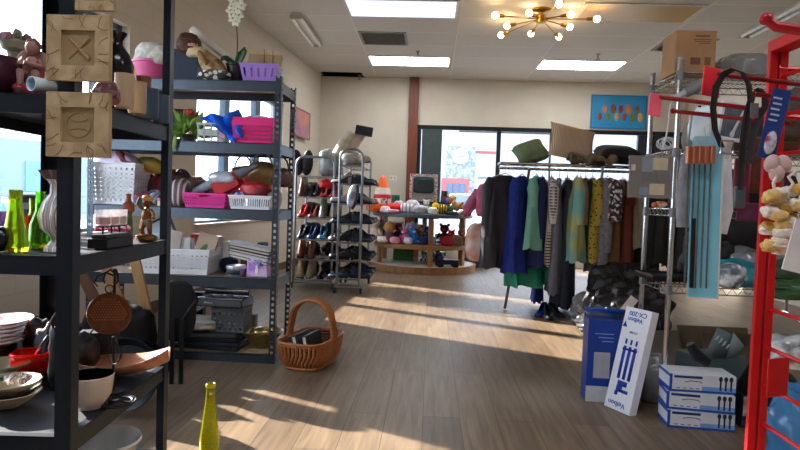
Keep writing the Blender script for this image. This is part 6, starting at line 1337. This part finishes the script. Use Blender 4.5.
# ================================================================ BOXES ON THE FLOOR
def obox_matrix(P1, P2, P3):
    ex = (P2-P1); W_ = ex.length; ex.normalize(); ez = P3-P1; ez = ez-ex*ez.dot(ex); H_ = ez.length; ez.normalize(); ey = ez.cross(ex)
    M4 = Matrix((ex, ey, ez)).transposed().to_4x4(); M4.translation = P1; return M4, W_, H_
def floor_boxes():
    # tripod carton leaning against the wire rack post
    P1, P2 = atz(604, 405, .004), atz(629, 416, .004)
    P3 = at(640, 309, P1.y-.02)
    M4, W_, H_ = obox_matrix(P1, P2, P3)
    t = T('tripod_carton', 'tall white tripod carton printed in blue, standing upside down and leaning on the wire rack', 'box'); t.matrix_world = M4
    Pt('body', slab((0, 0, 0), (W_, .05, H_)), m('#e9ecf2', .5, 0, .03), t, smooth=False, bev=.0015)
    BI = m('#1c3fae', .5)
    def tx(body, u, v, s, sx=1): text('lettering', body, s, BI, t, (W_*u, -.0012, H_*v), (90, 180, 0), sx)
    tx('CX-200', .52, .945, .034, 1.05); tx('Velbon', .45, .885, .033, 1.05); tx('CX-200', .5, .76, .016); tx('Velbon', .45, .06, .036, 1.1)
    Pt('blue_corner', MB().add([(W_*.03, -.001, H_*.80), (W_*.20, -.001, H_*.80), (W_*.10, -.001, H_*.86)], [(0, 1, 2)]), BI, t, solid=.001)
    q = MB()
    for x in (.30, .50, .70):
        q.add([(W_*(x-.055), -.001, H_*.30), (W_*(x+.055), -.001, H_*.30), (W_*(x+.055), -.001, H_*.62), (W_*(x-.055), -.001, H_*.62)], [(0, 1, 2, 3)])
        q.add([(W_*(x-.035), -.001, H_*.64), (W_*(x+.035), -.001, H_*.64), (W_*(x+.035), -.001, H_*.69), (W_*(x-.035), -.001, H_*.69)], [(0, 1, 2, 3)])
    q.add([(W_*.22, -.001, H_*.58), (W_*.78, -.001, H_*.58), (W_*.78, -.001, H_*.60), (W_*.22, -.001, H_*.60)], [(0, 1, 2, 3)])
    for (x, z, w_, h) in ((.5, .26, .36, .05), (.42, .205, .22, .06), (.62, .19, .3, .03), (.34, .16, .12, .04)): q.add([(W_*(x-w_/2), -.001, H_*(z-h/2)), (W_*(x+w_/2), -.001, H_*(z-h/2)), (W_*(x+w_/2), -.001, H_*(z+h/2)), (W_*(x-w_/2), -.001, H_*(z+h/2))], [(0, 1, 2, 3)])
    Pt('tripod_drawing', q, BI, t, 'blue drawing of a folded tripod', solid=.001)
    # blue carton
    P1, P2 = atz(585, 401, .0), atz(628, 402, .0)
    rz = math.degrees(math.atan2(P2.y-P1.y, P2.x-P1.x)); W_ = .225
    t = T('blue_carton', 'open blue carton with a grey label standing behind the white tripod carton', 'box', P1, -3)
    H_ = .445; D = .13; BB = m('#123f9a', .4, 0, .08)
    Pt('front_panel', slab((0, 0, 0), (W_, .004, H_)), BB, t, smooth=False)
    Pt('side_panel', slabs([((0, .004, 0), (.004, D, H_)), ((W_-.004, .004, 0), (W_, D, H_)), ((.004, D-.004, 0), (W_-.004, D, H_)), ((.004, .004, 0), (W_-.004, D-.004, .004))]), m('#0f347f', .4), t, smooth=False)
    Pt('top_flap', MB().add([(0, 0, H_), (W_, 0, H_-.005), (W_+.01, .07, H_+.02), (-.01, .08, H_+.035)], [(0, 1, 2, 3)]), m('#0c2a66', .4), t, solid=.003)
    Pt('top_flap', MB().add([(0, D, H_), (W_, D, H_), (W_, D-.03, H_+.045), (0, D-.03, H_+.05)], [(0, 1, 2, 3)]), m('#184fae', .4), t, solid=.003)
    Pt('grey_label', slab((.035, -.0015, .13), (.12, 0, .27)), m('#a9aeb8', .4, 0, .1, 20), t, smooth=False)
    Pt('white_foot_band', slab((0, -.0012, 0), (W_, 0, .085)), m('#c9ced6', .5), t, smooth=False)
    q = MB()
    for k in range(3): q.box((.085+.01*k, -.001, .37-.02*k), (.10-.02*k, .001, .005))
    Pt('printing', q, m('#7fa3e6', .5), t)
    # stack of three
    B0 = atz(667, 427, 0)
    for k in range(3):
        t = T('cutlery_box', ('white and blue flat box at the bottom of the stack of three on the floor', 'white and blue flat box in the middle of the stack of three', 'white and blue flat box on top of the stack of three')[k], 'box', (B0.x+(.0, -.006, .002)[k], B0.y+(.0, .008, .003)[k], .001+.088*k), (-5, -8, -3)[k], 'stacked white and blue boxes beside the wire rack')
        W_, D, H_ = .305, .16, .085
        Pt('body', slab((0, 0, 0), (W_, D, H_)), m('#e1e6ee', .4, 0, .03), t, smooth=False, bev=.0015)
        Pt('blue_edge', slabs([((-.0008, -.001, 0), (.012, .0, H_)), ((.012, -.001, 0), (W_, 0, .010)), ((-.001, -.001, 0), (0, D, .02)), ((-.001, 0, .07), (0, D, H_))]), m('#2454b0', .4), t, smooth=False)
        Pt('title_bar', slab((.02, -.001, .066), (.15, 0, .078)), m('#1e3a74', .4), t, smooth=False)
        q = MB()
        for j in range(3):
            x = .234+.024*j
            q.box((x, -.001, .045), (.008, .001, .062)).ell((x, -.001, .07), (.009, .0008, .013), nu=10, nv=6)
        Pt('cutlery_picture', q, m('#27303e', .4), t, smooth=False)
        Pt('blue_fade', slab((.15, -.0008, .010), (W_, 0, .030)), m('#7ba4dc', .4, 0, .25, 6), t, smooth=False)
        q = MB()
        for j in range(4): q.box((.04+.03*j, -.001, .018), (.016, .001, .004))
        q.tube([(.07, -.001, .048), (.10, -.001, .055), (.14, -.001, .052), (.15, -.001, .045)], .002, 4)
        Pt('printing', q, m('#6c7686', .5), t)
    # grey printed open carton
    p = at(706, 345, 3.2)
    t = T('grey_carton', 'open grey green printed carton with raised flaps behind the stack of three', 'box', (p.x-.03, 3.12, .0), 18)
    G = m('#55676c', .5, 0, .1)
    Pt('body', slab((-.02, 0, 0), (.25, .2, .29)), G, t, smooth=False)
    Pt('flap', MB().add([(-.02, 0, .29), (.12, 0, .29), (.13, -.02, .42), (.03, -.03, .46)], [(0, 1, 2, 3)]), m('#6a8085', .5), t, solid=.003)
    Pt('flap', MB().add([(.12, 0, .28), (.24, .05, .27), (.21, -.02, .36), (.13, -.03, .43)], [(0, 1, 2, 3)]), m('#8b9a9c', .5), t, solid=.003)
    q = MB()
    for j in range(4):
        c = Vector((.035+.022*j, -.022-.001*j, .405-.016*j)); q.box(c, (.004, .002, .028), (0, 35, 0)).box(c+Vector((.009, 0, .003)), (.003, .002, .024), (0, 35, 0))
    Pt('lettering', q, m('#c9d3d3', .5), t)
    S('black_shoe_form', MB().tube([(0, 0, .0), (.04, 0, -.06), (.09, 0, -.09)], [.02, .032, .026], 10), m('#0f1218', .4), 'black padded handle thing poking out of the grey carton', 'handle', at(690, 344, 3.02))
    # flattened cardboard behind
    for k, (px, Y, an, cl, w_, h, lb) in enumerate(((720, 3.6, -22, '#7f6e5c', .42, .36, 'flattened brown cardboard leaning behind the grey carton'), (742, 3.5, 28, '#6b5c4d', .36, .34, 'darker brown cardboard sheet leaning by the red rack'), (668, 3.55, 12, '#8d8478', .3, .33, 'greyish cardboard sheet leaning behind the wire rack post'))):
        p = on(px, Y, 0)
        S('cardboard_sheet', MB().box((0, 0, h/2), (w_, .008, h)), m(cl, .8, 0, .12, 6), lb, 'cardboard', (p[0], p[1], .012), 8*k, 'flattened cardboard leaning by the wire rack', -24, 0)
    lump('grey_plastic_bag', 'translucent grey plastic bag on the floor between the carton and the stack', 'bag', on(650, 3.32, 0), (.09, .08, .13), m('#8c9298', .25, 0, .25, 12), 500, .25)
    t = T('small_printed_box', 'small dark box with red and white print on the floor by the red rack', 'box', atz(741, 428, 0), -4)
    Pt('body', slab((0, 0, 0), (.16, .12, .16)), m('#20242c', .4), t, smooth=False, bev=.002)
    Pt('print_panel', slab((.004, -.001, .06), (.09, 0, .155)), mp('noise', '#cfd4da', '#a03038', 18, .4), t, smooth=False)
    Pt('blue_strip', slab((0, -.001, .01), (.15, 0, .035)), m('#24386c', .4), t, smooth=False)
    S('silver_bag', MB().crumple((0, 0, 0), (.10, .07, .055), 510, .35, nu=40, nv=26), mp('noise', '#d3dbe0', '#4c5a5c', 14, .12, '#8fae98'), 'silver and white crinkled plastic bag behind the red rods', 'bag', at(792, 352, 2.2), ang=25)
    S('blue_plastic_bag', MB().crumple((0, 0, .19), (.13, .12, .2), 511, .22, nu=40, nv=26), m('#3f7fb4', .2, 0, .2, 10), 'large light blue plastic bag on the floor beyond the red rods', 'bag', on(806, 2.35, 0), ang=30)
    lump('dark_floor_bag', 'black bag on the floor between the printed box and the blue plastic bag', 'bag', on(768, 3.0, 0), (.13, .12, .16), m('#16181c', .5), 512, .25)
floor_boxes()
# ================================================================ BACK ROWS AND SMALL CLUTTER
def clutter():
    zz = [z+.001 for z in Z2]; F = U2Y
    CB = 'books and boxes at the back of the fourth shelf'
    for k, (px, w_, h, cl, lb) in enumerate(((150, .05, .22, '#c9ccd2', 'pale grey box file behind the large white basket'), (164, .04, .20, '#3b6a86', 'teal spined book behind the large white basket'), (196, .06, .24, '#8a2f34', 'dark red book upright behind the large white basket'), (207, .05, .21, '#5a3d6a', 'violet book upright behind the large white basket'),
            (216, .07, .23, '#b8bcc4', 'light grey box at the back beside the tan journal'), (229, .06, .20, '#e5e2da', 'cream box at the back behind the round tin'), (247, .06, .19, '#7a4a34', 'brown book at the back behind the slanted folders'), (262, .05, .2, '#2c3140', 'dark blue box at the back behind the purple pack'), (273, .04, .17, '#b07a4a', 'tan book at the back by the end post'))):
        S('book' if 'book' in lb else 'box', MB().box((0, 0, h/2), (w_, .09, h)), m(cl, .6, 0, .15, 20), lb, 'book' if 'book' in lb else 'box', on(px, F+.335, zz[3]), 4*((k % 3)-1), CB, bev=.002)
    for k, (px, dy, r, hh, cl, lb) in enumerate(((196, .3, .09, .1, '#6a5348', 'taupe cloth bundle at the back of the third shelf'), (180, .3, .08, .12, '#3c2a30', 'dark plum cloth bundle at the back of the third shelf'), (226, .32, .12, .07, '#6b6f78', 'steel grey cloth bundle behind the low pink basket'), (272, .2, .05, .08, '#b8a2a0', 'dusty pink cloth bundle by the end post'), (150, .3, .10, .10, '#5a3038', 'maroon cloth bundle behind the far post'))):
        lump('cloth_bundle', lb, 'cloth', on(px, F+dy, zz[2]), (r, .07, hh), m(cl, .8, 0, .35, 24, .5), 600+k, .25, group='cloth bundles at the back of the third shelf')
    for k, (px, cl, lb) in enumerate(((122, '#c02a3c', 'crimson toy car at the hidden end of the second shelf'), (136, '#d8d0cc', 'white shell ornament on the second shelf beyond the tumblers'), (152, '#b85a6a', 'pink glass ornament on the second shelf beyond the tumblers'), (163, '#a8732e', 'amber glass ornament on the second shelf beside the far post'))):
        lump('ornament', lb, 'ornament', on(px, F+.10, zz[1]), (.045, .035, .03), m(cl, .3, 0, .3, 30), 620+k, .3, group='ornaments at the hidden end of the second shelf')
    t = T('yellow_package', 'yellow printed package behind the pink bucket', 'package', on(134, F+.24, zz[0]), 8)
    Pt('body', MB().box((0, 0, .06), (.17, .08, .12)), mp('noise', '#d9ad22', '#e9cf5a', 20, .5), t, bev=.003)
    # bottom shelf, things around the typewriter
    for k, (px, dy, w_, h, cl, lb) in enumerate(((192, .3, .16, .32, '#16202c', 'dark blue folder upright at the back of the bottom shelf'), (246, .33, .14, .18, '#5d5148', 'brown box at the back of the bottom shelf'), (176, .25, .10, .26, '#1b1d22', 'black box at the hidden end of the bottom shelf'))):
        S('box', MB().box((0, 0, h/2), (w_, .06, h)), m(cl, .6, 0, .15, 20), lb, 'box', on(px, F+dy, zz[4]+.009), 0, 'boxes at the back of the bottom shelf', bev=.002)
    # near unit, dark clutter at the back of the lower shelf
    z3 = Z1[2]+.001
    for k, (px, Y, r, hh, cl, lb) in enumerate(((52, 2.02, .05, .09, '#1b1d24', 'black cloth bundle at the back of the lower shelf behind the red bowl'), (84, 2.06, .045, .07, '#2a2420', 'brown black cloth bundle at the back behind the hook stand'))):
        lump('cloth_bundle', lb, 'cloth', on(px, Y, z3), (r, .04, hh), m(cl, .6, 0, .4, 30, .5), 640+k, .3, group='dark bundles at the back of the lower shelf')
    for lv in range(5):
        for k in range(2):
            cl = ('#1b1a1e', '#33281f', '#14171f', '#2b211d', '#3a3430')[(lv+2*k) % 5]
            S('shoe_pile', MB().crumple((0, 0, .08), (.105, .11, .085), 760+lv*2+k, .3, nu=28, nv=18), m(cl, .5, 0, .5, 24, .6), 'dark jumble of shoes behind the %s of the grey rack, %s half' % (LV[lv], ('wall', 'aisle')[k]), 'shoes', (RAX[0]+.11+(RAX[1]-RAX[0]-.2)*k, 7.22-.04*(k == 0), SHZ_A[lv]+.012), 0, 'shoe piles at the back of the grey rack', ang=30)
clutter()
